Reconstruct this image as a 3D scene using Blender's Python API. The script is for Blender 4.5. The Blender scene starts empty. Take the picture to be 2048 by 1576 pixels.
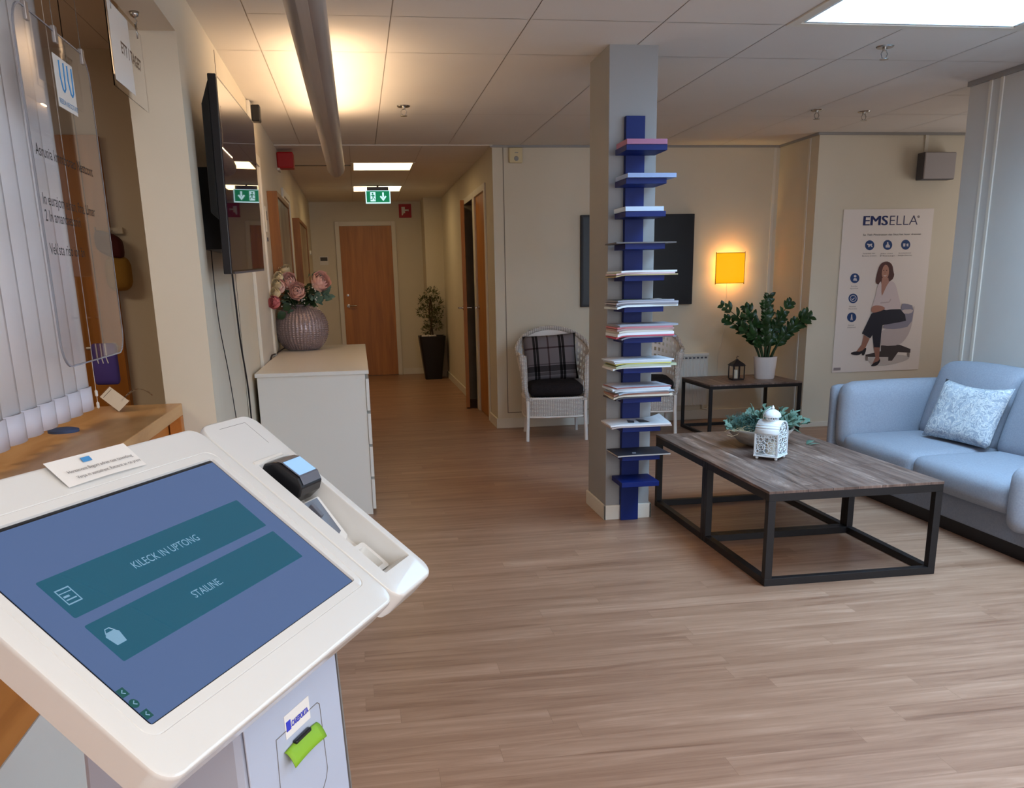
import bpy, bmesh, math, random
from mathutils import Vector, Matrix
random.seed(7)
PI = math.pi
C = bpy.context.scene.collection
sc = bpy.context.scene

# ------------------------------------------------------------------ camera
def srgb(r, g, b):
    f = lambda c: (c/255/12.92) if c/255 <= .04045 else ((c/255+.055)/1.055)**2.4
    return (f(r), f(g), f(b), 1)
cd = bpy.data.cameras.new('camera'); cam = bpy.data.objects.new('camera', cd); C.objects.link(cam)
cd.sensor_fit = 'HORIZONTAL'; cd.sensor_width = 36; cd.lens = 1779.15/2048*36
cd.shift_x = 17.5/2048; cd.shift_y = 253.57/2048
cd.clip_start = .02
RT = Vector((0.9875276, -0.1560073, -0.0212368)); UP = Vector((0.0609435, 0.2543858, 0.9651807)); FW = Vector((0.1451729, 0.9544368, -0.2607206))
cam.matrix_world = Matrix(((RT.x, UP.x, -FW.x, 0), (RT.y, UP.y, -FW.y, 0), (RT.z, UP.z, -FW.z, 1.33), (0, 0, 0, 1)))
sc.camera = cam
# ------------------------------------------------------------------ world, exposure, large lights
w = bpy.data.worlds.new('world'); sc.world = w; w.use_nodes = True
w.node_tree.nodes['Background'].inputs[0].default_value = (.45, .68, 1, 1)
w.node_tree.nodes['Background'].inputs[1].default_value = .35
sc.view_settings.view_transform = 'Standard'; sc.view_settings.look = 'None'
sc.view_settings.gamma = 1; sc.view_settings.use_curve_mapping = False
sc.view_settings.exposure = 0.28
def area(name, loc, rot, sx, sy, power, color, spread=PI):
    l = bpy.data.lights.new(name, 'AREA'); l.shape = 'RECTANGLE'; l.size = sx; l.size_y = sy
    l.energy = power; l.color = color; l.spread = spread
    o = bpy.data.objects.new(name, l); C.objects.link(o); o.location = loc; o.rotation_euler = rot
    return o
CZ = 2.456                                             # ceiling height
SKY_POWER, WINDOW_POWER, TUBE_POWER = 112, 70, 20
area('skylight_daylight', (2.66, 2.75, CZ+.62), (0, 0, 0), 1.05, 2.9, SKY_POWER, (.47, .73, 1))
area('entrance_window_daylight', (2.2, -2.9, 1.35), (PI/2, 0, 0), 2.6, 1.9, WINDOW_POWER, (.86, .90, 1))
area('side_window_daylight', (5.9, 6.4, 1.5), (0, PI/2, 0), 1.2, 1.0, 9, (.95, .90, .88))
area('side_fill_light', (3.80, -.6, 1.45), (0, PI/2, 0), 1.5, 2.2, 42, (.86, .92, 1))  # added fill in front of the solid right wall, brightens blinds and kiosk
area('reception_office_light', (-2.2, 2.6, 2.4), (0, 0, 0), 1.1, .6, 16, (1, .80, .58))
area('reception_ceiling_light', (.4, -.6, 2.44), (0, 0, 0), 1.2, .6, 25, (1, .88, .74))

# ------------------------------------------------------------------ materials
def nmat(name, col, rough=.5, metal=0, spec=.5, coat=0, emit=None, es=0, trans=0, ior=1.45, alpha=1):
    m = bpy.data.materials.new(name); m.use_nodes = True
    b = m.node_tree.nodes['Principled BSDF']
    b.inputs['Base Color'].default_value = col; b.inputs['Roughness'].default_value = rough
    b.inputs['Metallic'].default_value = metal; b.inputs['Specular IOR Level'].default_value = spec
    b.inputs['Coat Weight'].default_value = coat; b.inputs['IOR'].default_value = ior
    b.inputs['Transmission Weight'].default_value = trans; b.inputs['Alpha'].default_value = alpha
    if emit: b.inputs['Emission Color'].default_value = emit; b.inputs['Emission Strength'].default_value = es
    return m
def nd(m, t, **k):
    n = m.node_tree.nodes.new(t)
    for a, v in k.items(): setattr(n, a, v)
    return n
def lk(m, a, b): m.node_tree.links.new(a, b)
def bsdf(m): return m.node_tree.nodes['Principled BSDF']
def ramp(m, stops):
    r = nd(m, 'ShaderNodeValToRGB'); e = r.color_ramp.elements
    while len(e) < len(stops): e.new(.5)
    for i, (p, c) in enumerate(stops): e[i].position = p; e[i].color = c
    return r
def noisy(m, c1, c2, scale=5, stretch=(1, 1, 1), bump=0, detail=4, coord='Object', bscale=None, dist=0):
    tc = nd(m, 'ShaderNodeTexCoord'); mp = nd(m, 'ShaderNodeMapping'); mp.inputs['Scale'].default_value = stretch
    lk(m, tc.outputs[coord], mp.inputs[0])
    n = nd(m, 'ShaderNodeTexNoise'); n.inputs['Scale'].default_value = scale; n.inputs['Detail'].default_value = detail
    n.inputs['Distortion'].default_value = dist
    lk(m, mp.outputs[0], n.inputs['Vector'])
    r = ramp(m, [(.3, c1), (.7, c2)]); lk(m, n.outputs['Fac'], r.inputs[0]); lk(m, r.outputs[0], bsdf(m).inputs['Base Color'])
    if bump:
        bn = nd(m, 'ShaderNodeBump'); bn.inputs['Strength'].default_value = bump; bn.inputs['Distance'].default_value = .01
        if bscale:
            n2 = nd(m, 'ShaderNodeTexNoise'); n2.inputs['Scale'].default_value = bscale; n2.inputs['Detail'].default_value = 3
            lk(m, tc.outputs[coord], n2.inputs['Vector']); lk(m, n2.outputs['Fac'], bn.inputs['Height'])
        else: lk(m, n.outputs['Fac'], bn.inputs['Height'])
        lk(m, bn.outputs[0], bsdf(m).inputs['Normal'])
    return m
M = {}
M['wall'] = noisy(nmat('wall_paint', (1, 1, 1, 1), .6, spec=.3), srgb(214, 205, 186), srgb(219, 210, 192), 2, bump=.03, bscale=300)
M['wall_cool'] = noisy(nmat('wall_panel_paint', (1, 1, 1, 1), .6, spec=.3), srgb(206, 203, 198), srgb(212, 209, 204), 2, bump=.03, bscale=300)
M['trim'] = nmat('trim_paint', srgb(222, 216, 204), .45)
M['rail'] = nmat('grey_rail', srgb(150, 148, 146), .45)
M['seam'] = nmat('panel_seam', srgb(120, 110, 96), .7)
M['tile'] = noisy(nmat('ceiling_tile', (1, 1, 1, 1), .85, spec=.15), srgb(224, 217, 210), srgb(229, 223, 216), 1.2, bump=.08, bscale=500)
M['tilegap'] = nmat('ceiling_gap', srgb(200, 190, 180), .9)
M['column'] = noisy(nmat('column_paint', (1, 1, 1, 1), .55, spec=.3), srgb(150, 150, 150), srgb(154, 154, 154), 2, bump=.02, bscale=200)
M['white'] = nmat('white_lacquer', srgb(226, 222, 214), .35)
M['kiosk'] = nmat('white_plastic', srgb(220, 219, 215), .22, coat=.35)
M['kioskstand'] = nmat('shaded_white_powder_coat', srgb(178, 186, 203), .4)  # white coat with daylight blue and the kiosk's shade put into its colour
M['kioskdark'] = nmat('panel_gap_grey', srgb(120, 116, 112), .6)
M['blackmetal'] = nmat('black_steel', srgb(30, 28, 30), .45, metal=.2)
M['blackplastic'] = nmat('black_plastic', srgb(20, 20, 24), .3)
M['greyplastic'] = nmat('grey_plastic', srgb(96, 96, 104), .35)
M['chrome'] = nmat('brushed_steel', srgb(190, 188, 184), .25, metal=1)
M['alu'] = noisy(nmat('aluminium', (1, 1, 1, 1), .38, metal=.75), srgb(176, 170, 168), srgb(196, 190, 188), 3, (8, .4, 8))
M['blue'] = nmat('blue_lacquer', srgb(4, 30, 102), .5, spec=.3)
M['black'] = nmat('black_matte', srgb(22, 20, 26), .5)
M['tvscreen'] = nmat('dark_screen_glass', srgb(34, 24, 48), .015, spec=.35, ior=1.3)
M['tvback'] = nmat('dark_screen_panel', srgb(16, 18, 26), .35)
M['red'] = nmat('red_plastic', srgb(170, 18, 22), .5)
M['reddark'] = nmat('dark_red_fabric', srgb(70, 16, 20), .8)
M['purple'] = nmat('purple_fabric', srgb(74, 58, 128), .8)
M['mustard'] = nmat('mustard_fabric', srgb(150, 112, 44), .9)
M['paper'] = nmat('paper', srgb(228, 224, 218), .7)
M['ink'] = nmat('grey_ink', srgb(84, 80, 78), .7)
M['inkblack'] = nmat('black_ink', srgb(26, 24, 26), .6)
M['inknavy'] = nmat('navy_ink', srgb(16, 34, 96), .6)
M['inkblue'] = nmat('blue_ink', srgb(22, 66, 122), .6)
M['logoblue'] = nmat('pale_blue_ink', srgb(70, 140, 196), .6)
M['logosky'] = nmat('logo_blue_ink', srgb(52, 60, 190), .6)
M['roomshade'] = noisy(nmat('room_shade_colour', (1, 1, 1, 1), .8), srgb(40, 22, 14), srgb(50, 28, 16), 4)  # dark colour stands in for the unlit room behind the ajar door
M['soil'] = noisy(nmat('soil', (1, 1, 1, 1), .95), srgb(38, 30, 24), srgb(60, 48, 38), 60, bump=.5)
M['terminal'] = nmat('terminal_screen', srgb(120, 160, 200), .15, emit=srgb(165, 205, 245), es=.5)
M['fabric_dark'] = noisy(nmat('charcoal_fabric', (1, 1, 1, 1), .95, spec=.1), srgb(36, 32, 34), srgb(44, 40, 42), 80, bump=.2)
M['green_slip'] = nmat('green_paper', srgb(132, 178, 40), .6)
M['potwhite'] = nmat('white_ceramic', srgb(226, 218, 216), .35)
M['potblack'] = nmat('black_planter', srgb(24, 19, 18), .4)
M['bronzedark'] = nmat('dark_lantern_metal', srgb(44, 38, 40), .45, metal=.4)
M['candle'] = nmat('candle_wax', srgb(226, 216, 196), .6)
M['lanternwhite'] = nmat('white_enamel', srgb(224, 230, 234), .4)
M['bark'] = noisy(nmat('bark', (1, 1, 1, 1), .9), srgb(70, 50, 34), srgb(96, 74, 52), 30, bump=.4)
M['stem'] = nmat('dark_green_stem', srgb(38, 62, 34), .5)
M['zz'] = noisy(nmat('glossy_dark_leaf', (1, 1, 1, 1), .32), srgb(26, 52, 26), srgb(44, 78, 36), 9)
M['shrub'] = noisy(nmat('olive_leaf', (1, 1, 1, 1), .6), srgb(60, 66, 34), srgb(92, 96, 52), 20)
M['leaf'] = noisy(nmat('rose_leaf', (1, 1, 1, 1), .5), srgb(30, 56, 34), srgb(52, 80, 48), 14)
M['euca'] = noisy(nmat('eucalyptus_leaf', (1, 1, 1, 1), .6), srgb(74, 104, 90), srgb(112, 138, 120), 14)
M['rose'] = noisy(nmat('pink_petal', (1, 1, 1, 1), .6), srgb(250, 200, 190), srgb(254, 220, 210), 30)
M['rosedeep'] = nmat('deep_pink_petal', srgb(206, 118, 122), .6)
M['cream'] = noisy(nmat('cream_petal', (1, 1, 1, 1), .7), srgb(226, 208, 164), srgb(238, 226, 196), 30)
M['vase'] = nmat('vase_glaze', srgb(156, 138, 140), .22, metal=.4, coat=.7)
M['bowl'] = noisy(nmat('stone_bowl', (1, 1, 1, 1), .85), srgb(150, 136, 124), srgb(172, 160, 148), 20, bump=.4)
M['straw'] = nmat('straw_twig', srgb(208, 186, 150), .8)
M['sofa'] = noisy(nmat('light_blue_linen', (1, 1, 1, 1), .95, spec=.1), srgb(148, 154, 167), srgb(159, 165, 177), 120, bump=.25, bscale=400)
M['sofabase'] = noisy(nmat('grey_linen', (1, 1, 1, 1), .95, spec=.1), srgb(132, 140, 156), srgb(142, 150, 166), 120, bump=.25, bscale=400)
M['exitgreen'] = nmat('exit_green', srgb(0, 110, 70), .4, emit=srgb(0, 118, 78), es=.85)
M['exitwhite'] = nmat('exit_white', srgb(220, 245, 250), .4, emit=srgb(200, 240, 250), es=.9)
M['panel_glow'] = nmat('lit_diffuser', srgb(255, 245, 220), .5, emit=(1, .72, .36, 1), es=5.0)
M['tube_glow'] = nmat('lit_tube_diffuser', srgb(255, 240, 210), .5, emit=(1, .70, .42, 1), es=TUBE_POWER)
M['shade_glow'] = nmat('lit_amber_shade', srgb(220, 150, 40), .8, emit=srgb(255, 176, 12), es=.82)
M['well'] = nmat('skylight_well_paint', srgb(225, 235, 240), .6)
M['printwhite'] = nmat('poster_paper', srgb(232, 223, 217), .6)
M['acrylic'] = nmat('clear_acrylic', (.97, .98, 1, 1), .02, trans=1, ior=1.2)
M['acrylic_edge'] = nmat('acrylic_edge', (.55, .56, .62, 1), .1, trans=.5, ior=1.2)
M['blind'] = noisy(nmat('vertical_blind_fabric', (1, 1, 1, 1), .8), srgb(236, 232, 232), srgb(242, 238, 239), 6)
M['blindw'] = nmat('blind_weight_plastic', srgb(230, 226, 236), .3)

def woodmat(name, a, b, c, scale, stretch, rough=.4):
    m = nmat(name, (1, 1, 1, 1), rough)
    tc = nd(m, 'ShaderNodeTexCoord'); mp = nd(m, 'ShaderNodeMapping'); mp.inputs['Scale'].default_value = stretch
    lk(m, tc.outputs['Object'], mp.inputs[0])
    n = nd(m, 'ShaderNodeTexNoise'); n.inputs['Scale'].default_value = scale; n.inputs['Detail'].default_value = 6; n.inputs['Distortion'].default_value = .6
    lk(m, mp.outputs[0], n.inputs['Vector'])
    r = ramp(m, [(.28, a), (.5, b), (.72, c)]); lk(m, n.outputs['Fac'], r.inputs[0]); lk(m, r.outputs[0], bsdf(m).inputs['Base Color'])
    return m
M['door'] = woodmat('oak_door_veneer', srgb(158, 98, 28), srgb(174, 110, 36), srgb(190, 124, 46), 3, (6, 6, .5), .4)
M['doordk'] = woodmat('oak_frame', srgb(120, 72, 30), srgb(138, 86, 36), srgb(152, 98, 44), 3, (6, 6, .5), .4)
M['counter'] = woodmat('oak_worktop', srgb(176, 124, 72), srgb(204, 154, 98), srgb(220, 176, 122), 2.2, (5, .9, 5), .35)
M['counterfront'] = woodmat('oak_front', srgb(176, 104, 40), srgb(192, 118, 50), srgb(206, 132, 62), 2.2, (5, .9, 9), .45)

def plankmat(name, cols, lx, wy, mortar, mcol, rough, grain, bumps=.05, vary=.55, X=0, Y=1):
    """planks running along local X: every row gets its own random shift, stretched noise makes the grain"""
    m = nmat(name, (1, 1, 1, 1), rough)
    tc = nd(m, 'ShaderNodeTexCoord'); sp = nd(m, 'ShaderNodeSeparateXYZ'); lk(m, tc.outputs['Object'], sp.inputs[0])
    def ma(op, a, b=None, c=None):
        n = nd(m, 'ShaderNodeMath', operation=op)
        for i, v in enumerate((a, b, c)):
            if v is None: continue
            if isinstance(v, (int, float)): n.inputs[i].default_value = v
            else: lk(m, v, n.inputs[i])
        return n.outputs[0]
    def rnd_(a, b=0):
        cb = nd(m, 'ShaderNodeCombineXYZ'); lk(m, a, cb.inputs[0])
        if b: lk(m, b, cb.inputs[1])
        wn_ = nd(m, 'ShaderNodeTexWhiteNoise', noise_dimensions='3D'); lk(m, cb.outputs[0], wn_.inputs[0]); return wn_.outputs['Value']
    yr = ma('DIVIDE', sp.outputs[Y], wy); row = ma('FLOOR', yr)
    xs = ma('ADD', ma('DIVIDE', sp.outputs[X], lx), rnd_(row)); col = ma('FLOOR', xs)
    rv = rnd_(row, col)
    fx, fy = ma('FRACT', xs), ma('FRACT', yr)
    ex = ma('MULTIPLY', ma('MINIMUM', fx, ma('SUBTRACT', 1, fx)), lx); ey = ma('MULTIPLY', ma('MINIMUM', fy, ma('SUBTRACT', 1, fy)), wy)
    seam = ma('LESS_THAN', ma('MINIMUM', ex, ey), mortar)
    off = nd(m, 'ShaderNodeVectorMath', operation='SCALE'); off.inputs[0].default_value = (17, 13, 5); lk(m, rv, off.inputs['Scale'])
    add = nd(m, 'ShaderNodeVectorMath', operation='ADD'); lk(m, tc.outputs['Object'], add.inputs[0]); lk(m, off.outputs[0], add.inputs[1])
    mp = nd(m, 'ShaderNodeMapping'); mp.inputs['Scale'].default_value = grain; lk(m, add.outputs[0], mp.inputs[0])
    n = nd(m, 'ShaderNodeTexNoise'); n.inputs['Scale'].default_value = 1; n.inputs['Detail'].default_value = 9; n.inputs['Distortion'].default_value = .9; n.inputs['Roughness'].default_value = .66
    lk(m, mp.outputs[0], n.inputs['Vector'])
    g = ma('ADD', ma('MULTIPLY', rv, vary), ma('MULTIPLY', ma('SUBTRACT', n.outputs['Fac'], .5), 1.5))
    g = ma('ADD', g, .5-vary/2)
    r = ramp(m, cols); lk(m, g, r.inputs[0])
    mix = nd(m, 'ShaderNodeMixRGB'); lk(m, seam, mix.inputs[0]); lk(m, r.outputs[0], mix.inputs[1]); mix.inputs[2].default_value = mcol
    lk(m, mix.outputs[0], bsdf(m).inputs['Base Color'])
    bn = nd(m, 'ShaderNodeBump'); bn.inputs['Strength'].default_value = bumps; bn.inputs['Distance'].default_value = .004
    lk(m, n.outputs['Fac'], bn.inputs['Height']); lk(m, bn.outputs[0], bsdf(m).inputs['Normal'])
    return m
M['floor'] = plankmat('laminate_oak_planks', [(.05, srgb(124, 88, 67)), (.35, srgb(154, 117, 94)), (.62, srgb(172, 135, 111)), (.95, srgb(194, 159, 136))],
                      1.25, .098, .0006, srgb(140, 106, 82), .36, (1.5, 24, 1), .04, .22)
M['tabletop'] = plankmat('reclaimed_wood_boards', [(.05, srgb(52, 40, 36)), (.35, srgb(98, 78, 70)), (.6, srgb(130, 108, 98)), (.9, srgb(196, 170, 156))],
                         1.9, .115, .0012, srgb(36, 30, 28), .42, (22, 2.2, 1), .25, .3, 1, 0)

def plaidmat():
    m = nmat('plaid_wool', (1, 1, 1, 1), .95, spec=.1)
    tc = nd(m, 'ShaderNodeTexCoord'); sp = nd(m, 'ShaderNodeSeparateXYZ'); lk(m, tc.outputs['Generated'], sp.inputs[0])
    rv = nd(m, 'ShaderNodeValToRGB'); rv.color_ramp.interpolation = 'CONSTANT'
    g, d, l = (.62,)*3+(1,), (.05,)*3+(1,), (.85,)*3+(1,)
    def setr(r, st):
        e = r.color_ramp.elements
        while len(e) < len(st): e.new(.5)
        for i, (p, c) in enumerate(st): e[i].position = p; e[i].color = c
    setr(rv, [(0, g), (.17, d), (.215, l), (.225, d), (.27, g), (.44, (.2, .15, .15, 1)), (.47, g), (.65, d), (.70, l), (.71, d), (.76, g), (.95, d)])
    rh = nd(m, 'ShaderNodeValToRGB'); rh.color_ramp.interpolation = 'CONSTANT'
    setr(rh, [(0, g), (.1, l), (.11, (.3,)*3+(1,)), (.18, l), (.19, (.12,)*3+(1,)), (.32, l), (.33, (.3,)*3+(1,)), (.36, g), (.68, (.2, .15, .15, 1)), (.715, g)])
    lk(m, sp.outputs[0], rv.inputs[0]); lk(m, sp.outputs[2], rh.inputs[0])
    mx = nd(m, 'ShaderNodeMixRGB', blend_type='MULTIPLY'); mx.inputs[0].default_value = 1
    lk(m, rv.outputs[0], mx.inputs[1]); lk(m, rh.outputs[0], mx.inputs[2])
    m2 = nd(m, 'ShaderNodeMixRGB', blend_type='MULTIPLY'); m2.inputs[0].default_value = 1; m2.inputs[2].default_value = srgb(150, 138, 142)
    lk(m, mx.outputs[0], m2.inputs[1])
    gm = nd(m, 'ShaderNodeGamma'); gm.inputs[1].default_value = .8; lk(m, m2.outputs[0], gm.inputs[0]); lk(m, gm.outputs[0], bsdf(m).inputs['Base Color'])
    return m
M['plaid'] = plaidmat()
def wickermat():
    m = nmat('white_wicker', srgb(214, 206, 202), .6)
    tc = nd(m, 'ShaderNodeTexCoord')
    a = nd(m, 'ShaderNodeTexWave', bands_direction='Z'); a.inputs['Scale'].default_value = 28
    b = nd(m, 'ShaderNodeTexWave', bands_direction='X'); b.inputs['Scale'].default_value = 16
    lk(m, tc.outputs['Object'], a.inputs[0]); lk(m, tc.outputs['Object'], b.inputs[0])
    mu = nd(m, 'ShaderNodeMath', operation='MULTIPLY'); lk(m, a.outputs['Fac'], mu.inputs[0]); lk(m, b.outputs['Fac'], mu.inputs[1])
    bn = nd(m, 'ShaderNodeBump'); bn.inputs['Strength'].default_value = .9; bn.inputs['Distance'].default_value = .006
    lk(m, mu.outputs[0], bn.inputs['Height']); lk(m, bn.outputs[0], bsdf(m).inputs['Normal'])
    r = ramp(m, [(.0, srgb(176, 166, 160)), (.35, srgb(234, 227, 222))]); lk(m, mu.outputs[0], r.inputs[0]); lk(m, r.outputs[0], bsdf(m).inputs['Base Color'])
    return m
M['wicker'] = wickermat()
M['wickerplain'] = nmat('white_painted_cane', srgb(234, 227, 222), .5)
def lacemat():
    m = nmat('embroidered_cotton', (1, 1, 1, 1), .9, spec=.1)
    tc = nd(m, 'ShaderNodeTexCoord'); v = nd(m, 'ShaderNodeTexNoise'); v.inputs['Scale'].default_value = 22; v.inputs['Detail'].default_value = 2; v.inputs['Distortion'].default_value = 2.5
    lk(m, tc.outputs['Object'], v.inputs['Vector'])
    r = ramp(m, [(.42, srgb(160, 170, 184)), (.5, srgb(222, 226, 226)), (.58, srgb(176, 186, 198))]); lk(m, v.outputs['Fac'], r.inputs[0]); lk(m, r.outputs[0], bsdf(m).inputs['Base Color'])
    bn = nd(m, 'ShaderNodeBump'); bn.inputs['Strength'].default_value = .5; bn.inputs['Distance'].default_value = .006
    lk(m, r.outputs[0], bn.inputs['Height']); lk(m, bn.outputs[0], bsdf(m).inputs['Normal'])
    return m
M['lace'] = lacemat()
def screenmat():
    m = nmat('kiosk_display', srgb(40, 46, 66), .16, spec=.6, emit=srgb(84, 112, 158), es=.58)
    return m
M['screen'] = screenmat()
M['btn'] = nmat('teal_button_pixels', srgb(10, 40, 56), .16, spec=.6, emit=srgb(22, 88, 110), es=.66)
M['btntext'] = nmat('pale_pixels', srgb(60, 80, 100), .2, emit=srgb(120, 160, 184), es=.72)
M['icongreen'] = nmat('dark_green_pixels', srgb(12, 40, 40), .2, emit=srgb(24, 84, 84), es=.6)
_cols = {}
def cmat(r, g, b, rough=.6):
    k = (r, g, b, rough)
    if k not in _cols: _cols[k] = nmat('print_colour', srgb(r, g, b), rough)
    return _cols[k]

# ------------------------------------------------------------------ mesh builder
class MB:
    def __init__(s): s.v = []; s.f = []; s.mi = []; s.m = 0
    def add(s, vs, fs):
        o = len(s.v); s.v += [tuple(v) for v in vs]
        for f in fs: s.f.append(tuple(i+o for i in f)); s.mi.append(s.m)
        return s
    def box(s, x0, x1, y0, y1, z0, z1):
        return s.add([(x0, y0, z0), (x1, y0, z0), (x1, y1, z0), (x0, y1, z0), (x0, y0, z1), (x1, y0, z1), (x1, y1, z1), (x0, y1, z1)],
                     [(0, 3, 2, 1), (4, 5, 6, 7), (0, 1, 5, 4), (1, 2, 6, 5), (2, 3, 7, 6), (3, 0, 4, 7)])
    def hexa(s, p):   # 8 points, bottom loop then top loop
        return s.add(p, [(0, 3, 2, 1), (4, 5, 6, 7), (0, 1, 5, 4), (1, 2, 6, 5), (2, 3, 7, 6), (3, 0, 4, 7)])
    def loft(s, loops, cap0=True, cap1=True, closed=True):
        n = len(loops[0]); vs = [p for l in loops for p in l]; fs = []
        for k in range(len(loops)-1):
            for i in range(n if closed else n-1):
                j = (i+1) % n; fs.append((k*n+i, k*n+j, (k+1)*n+j, (k+1)*n+i))
        if cap0: fs.append(tuple(reversed(range(n))))
        if cap1: fs.append(tuple((len(loops)-1)*n+i for i in range(n)))
        return s.add(vs, fs)
    def lathe(s, prof, c=(0, 0, 0), n=28, cap=True, axis='z'):
        loops = []
        for r, z in prof:
            l = []
            for i in range(n):
                a = 2*PI*i/n; x, y = r*math.cos(a), r*math.sin(a)
                p = (x, y, z) if axis == 'z' else ((x, z, -y) if axis == 'y' else (z, x, y))
                l.append((c[0]+p[0], c[1]+p[1], c[2]+p[2]))
            loops.append(l)
        return s.loft(loops, cap, cap)
    def tube(s, pts, r, n=8, cap=True, sq=False):
        pts = [Vector(p) for p in pts]; loops = []; up = None
        for i, p in enumerate(pts):
            t = (pts[min(i+1, len(pts)-1)]-pts[max(i-1, 0)]).normalized()
            if up is None: up = Vector((0, 0, 1)) if abs(t.z) < .9 else Vector((0, 1, 0))
            a = (up-t*up.dot(t)).normalized(); b = t.cross(a); up = a
            rr = r[i] if isinstance(r, (list, tuple)) else r
            loops.append([tuple(p+(a*math.cos(2*PI*k/n+(PI/4 if sq else 0))+b*math.sin(2*PI*k/n+(PI/4 if sq else 0)))*rr) for k in range(n)])
        return s.loft([list(reversed(l)) for l in loops], cap, cap)
    def prism(s, poly, z0, z1):
        return s.loft([[(x, y, z0) for x, y in poly], [(x, y, z1) for x, y in poly]])
    def grid(s, fn, nu, nv, keep=None):
        vs = [fn(i/nu, j/nv) for j in range(nv+1) for i in range(nu+1)]; fs = []
        for j in range(nv):
            for i in range(nu):
                if keep and not keep(i, j): continue
                fs.append((j*(nu+1)+i, j*(nu+1)+i+1, (j+1)*(nu+1)+i+1, (j+1)*(nu+1)+i))
        return s.add(vs, fs)
    def soft(s, c, h, r, puff=(0, 0, 0), n=8, fn=None):
        """rounded box, centre c, half sizes h, edge radius r, faces bulging by puff"""
        c = Vector(c); h = Vector(h)
        for ax in range(3):
            for sg in (-1, 1):
                def f(u, v, ax=ax, sg=sg):
                    a, b = (2*u-1), (2*v-1)
                    e = lambda t: math.copysign(1-(1-abs(t))**1.6, t)
                    q = [0, 0, 0]; q[ax] = sg; q[(ax+1) % 3] = e(a)*1.0; q[(ax+2) % 3] = e(b)*sg
                    p = Vector((q[0]*h.x, q[1]*h.y, q[2]*h.z))
                    inn = Vector([max(-(h[i]-r), min(h[i]-r, p[i])) for i in range(3)])
                    d = p-inn; p = inn+(d.normalized()*r if d.length > 1e-9 else d)
                    nx, ny, nz = [1-min(1, abs(p[i])/h[i])**2 for i in range(3)]
                    p.x += math.copysign(puff[0]*ny*nz, p.x) if abs(p.x) > h.x*.5 else 0
                    p.y += math.copysign(puff[1]*nx*nz, p.y) if abs(p.y) > h.y*.5 else 0
                    p.z += math.copysign(puff[2]*nx*ny, p.z) if abs(p.z) > h.z*.5 else 0
                    if fn: p = fn(p)
                    return tuple(c+p)
                s.grid(f, n, n)
        return s
    def build(s, name, mat, parent=None, T=None, smooth=False, bevel=0, weld=False, at=None, thick=0, subsurf=0, seg=2):
        vs = [Vector(v) for v in s.v]
        if T: vs = [Vector(T(v)) for v in vs]
        org = Vector((0, 0, 0))
        if parent is not None and not parent.get('_local'):
            r = parent
            while r.parent is not None: r = r.parent
            if not r.get('_local'): org = Vector(r['_org'])
        elif parent is None and not (at == 'local'):
            xs = [v.x for v in vs]; ys = [v.y for v in vs]; zs = [v.z for v in vs]
            org = Vector(((min(xs)+max(xs))/2, (min(ys)+max(ys))/2, min(zs)))
        me = bpy.data.meshes.new(name); me.from_pydata([tuple(v-org) for v in vs], [], s.f); 
        mats = mat if isinstance(mat, (list, tuple)) else [mat]
        for m in mats: me.materials.append(m)
        for i, p in enumerate(me.polygons): p.material_index = s.mi[i]
        bm = bmesh.new(); bm.from_mesh(me)
        if weld: bmesh.ops.remove_doubles(bm, verts=bm.verts, dist=1e-5)
        bmesh.ops.recalc_face_normals(bm, faces=bm.faces); bm.to_mesh(me); bm.free()
        if smooth:
            me.shade_smooth() if hasattr(me, 'shade_smooth') else [setattr(p, 'use_smooth', True) for p in me.polygons]
            if smooth != 'all': me.set_sharp_from_angle(angle=math.radians(40))
        me.update()
        o = bpy.data.objects.new(name, me); C.objects.link(o)
        if parent is not None: o.parent = parent
        else: o.location = org; o['_org'] = tuple(org)
        if thick: md = o.modifiers.new('s', 'SOLIDIFY'); md.thickness = thick; md.offset = 0
        if bevel: md = o.modifiers.new('b', 'BEVEL'); md.width = bevel; md.segments = seg; md.limit_method = 'ANGLE'; md.angle_limit = math.radians(35)
        if subsurf: md = o.modifiers.new('u', 'SUBSURF'); md.levels = subsurf; md.render_levels = subsurf
        return o
def thing(name, label, cat, loc, group=None, local=False, rz=0):
    o = bpy.data.objects.new(name, None); C.objects.link(o); o.location = loc; o['_org'] = tuple(loc); o.empty_display_size = .05
    if local: o['_local'] = 1; o.rotation_euler = (0, 0, rz)
    o['label'] = label; o['category'] = cat
    if group: o['group'] = group
    return o
def tag(o, label, cat, group=None):
    o['label'] = label; o['category'] = cat
    if group: o['group'] = group
    return o
def struct(o): o['kind'] = 'structure'; return o
def B(x0, x1, y0, y1, z0, z1): return MB().box(x0, x1, y0, y1, z0, z1)
def text(name, s, size, mat, T, parent=None, align='LEFT', bold=0, sx=1, spacing=1, depth=0, shear=0):
    cu = bpy.data.curves.new('t', 'FONT'); cu.body = s; cu.size = size; cu.align_x = align; cu.offset = bold; cu.space_character = spacing; cu.shear = shear
    cu.resolution_u = 3
    t = bpy.data.objects.new('t', cu); C.objects.link(t)
    dg = bpy.context.evaluated_depsgraph_get(); dg.update()
    me = bpy.data.meshes.new_from_object(t.evaluated_get(dg)); bpy.data.objects.remove(t)
    mb = MB(); mb.add([(v.co.x*sx, v.co.y, depth) for v in me.vertices], [tuple(p.vertices) for p in me.polygons])
    o = mb.build(name, mat, parent, T=T); return o
def frame(o, ex, ey, en):
    o, ex, ey, en = map(Vector, (o, ex, ey, en))
    return lambda p: o+ex*p[0]+ey*p[1]+en*p[2]
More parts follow.
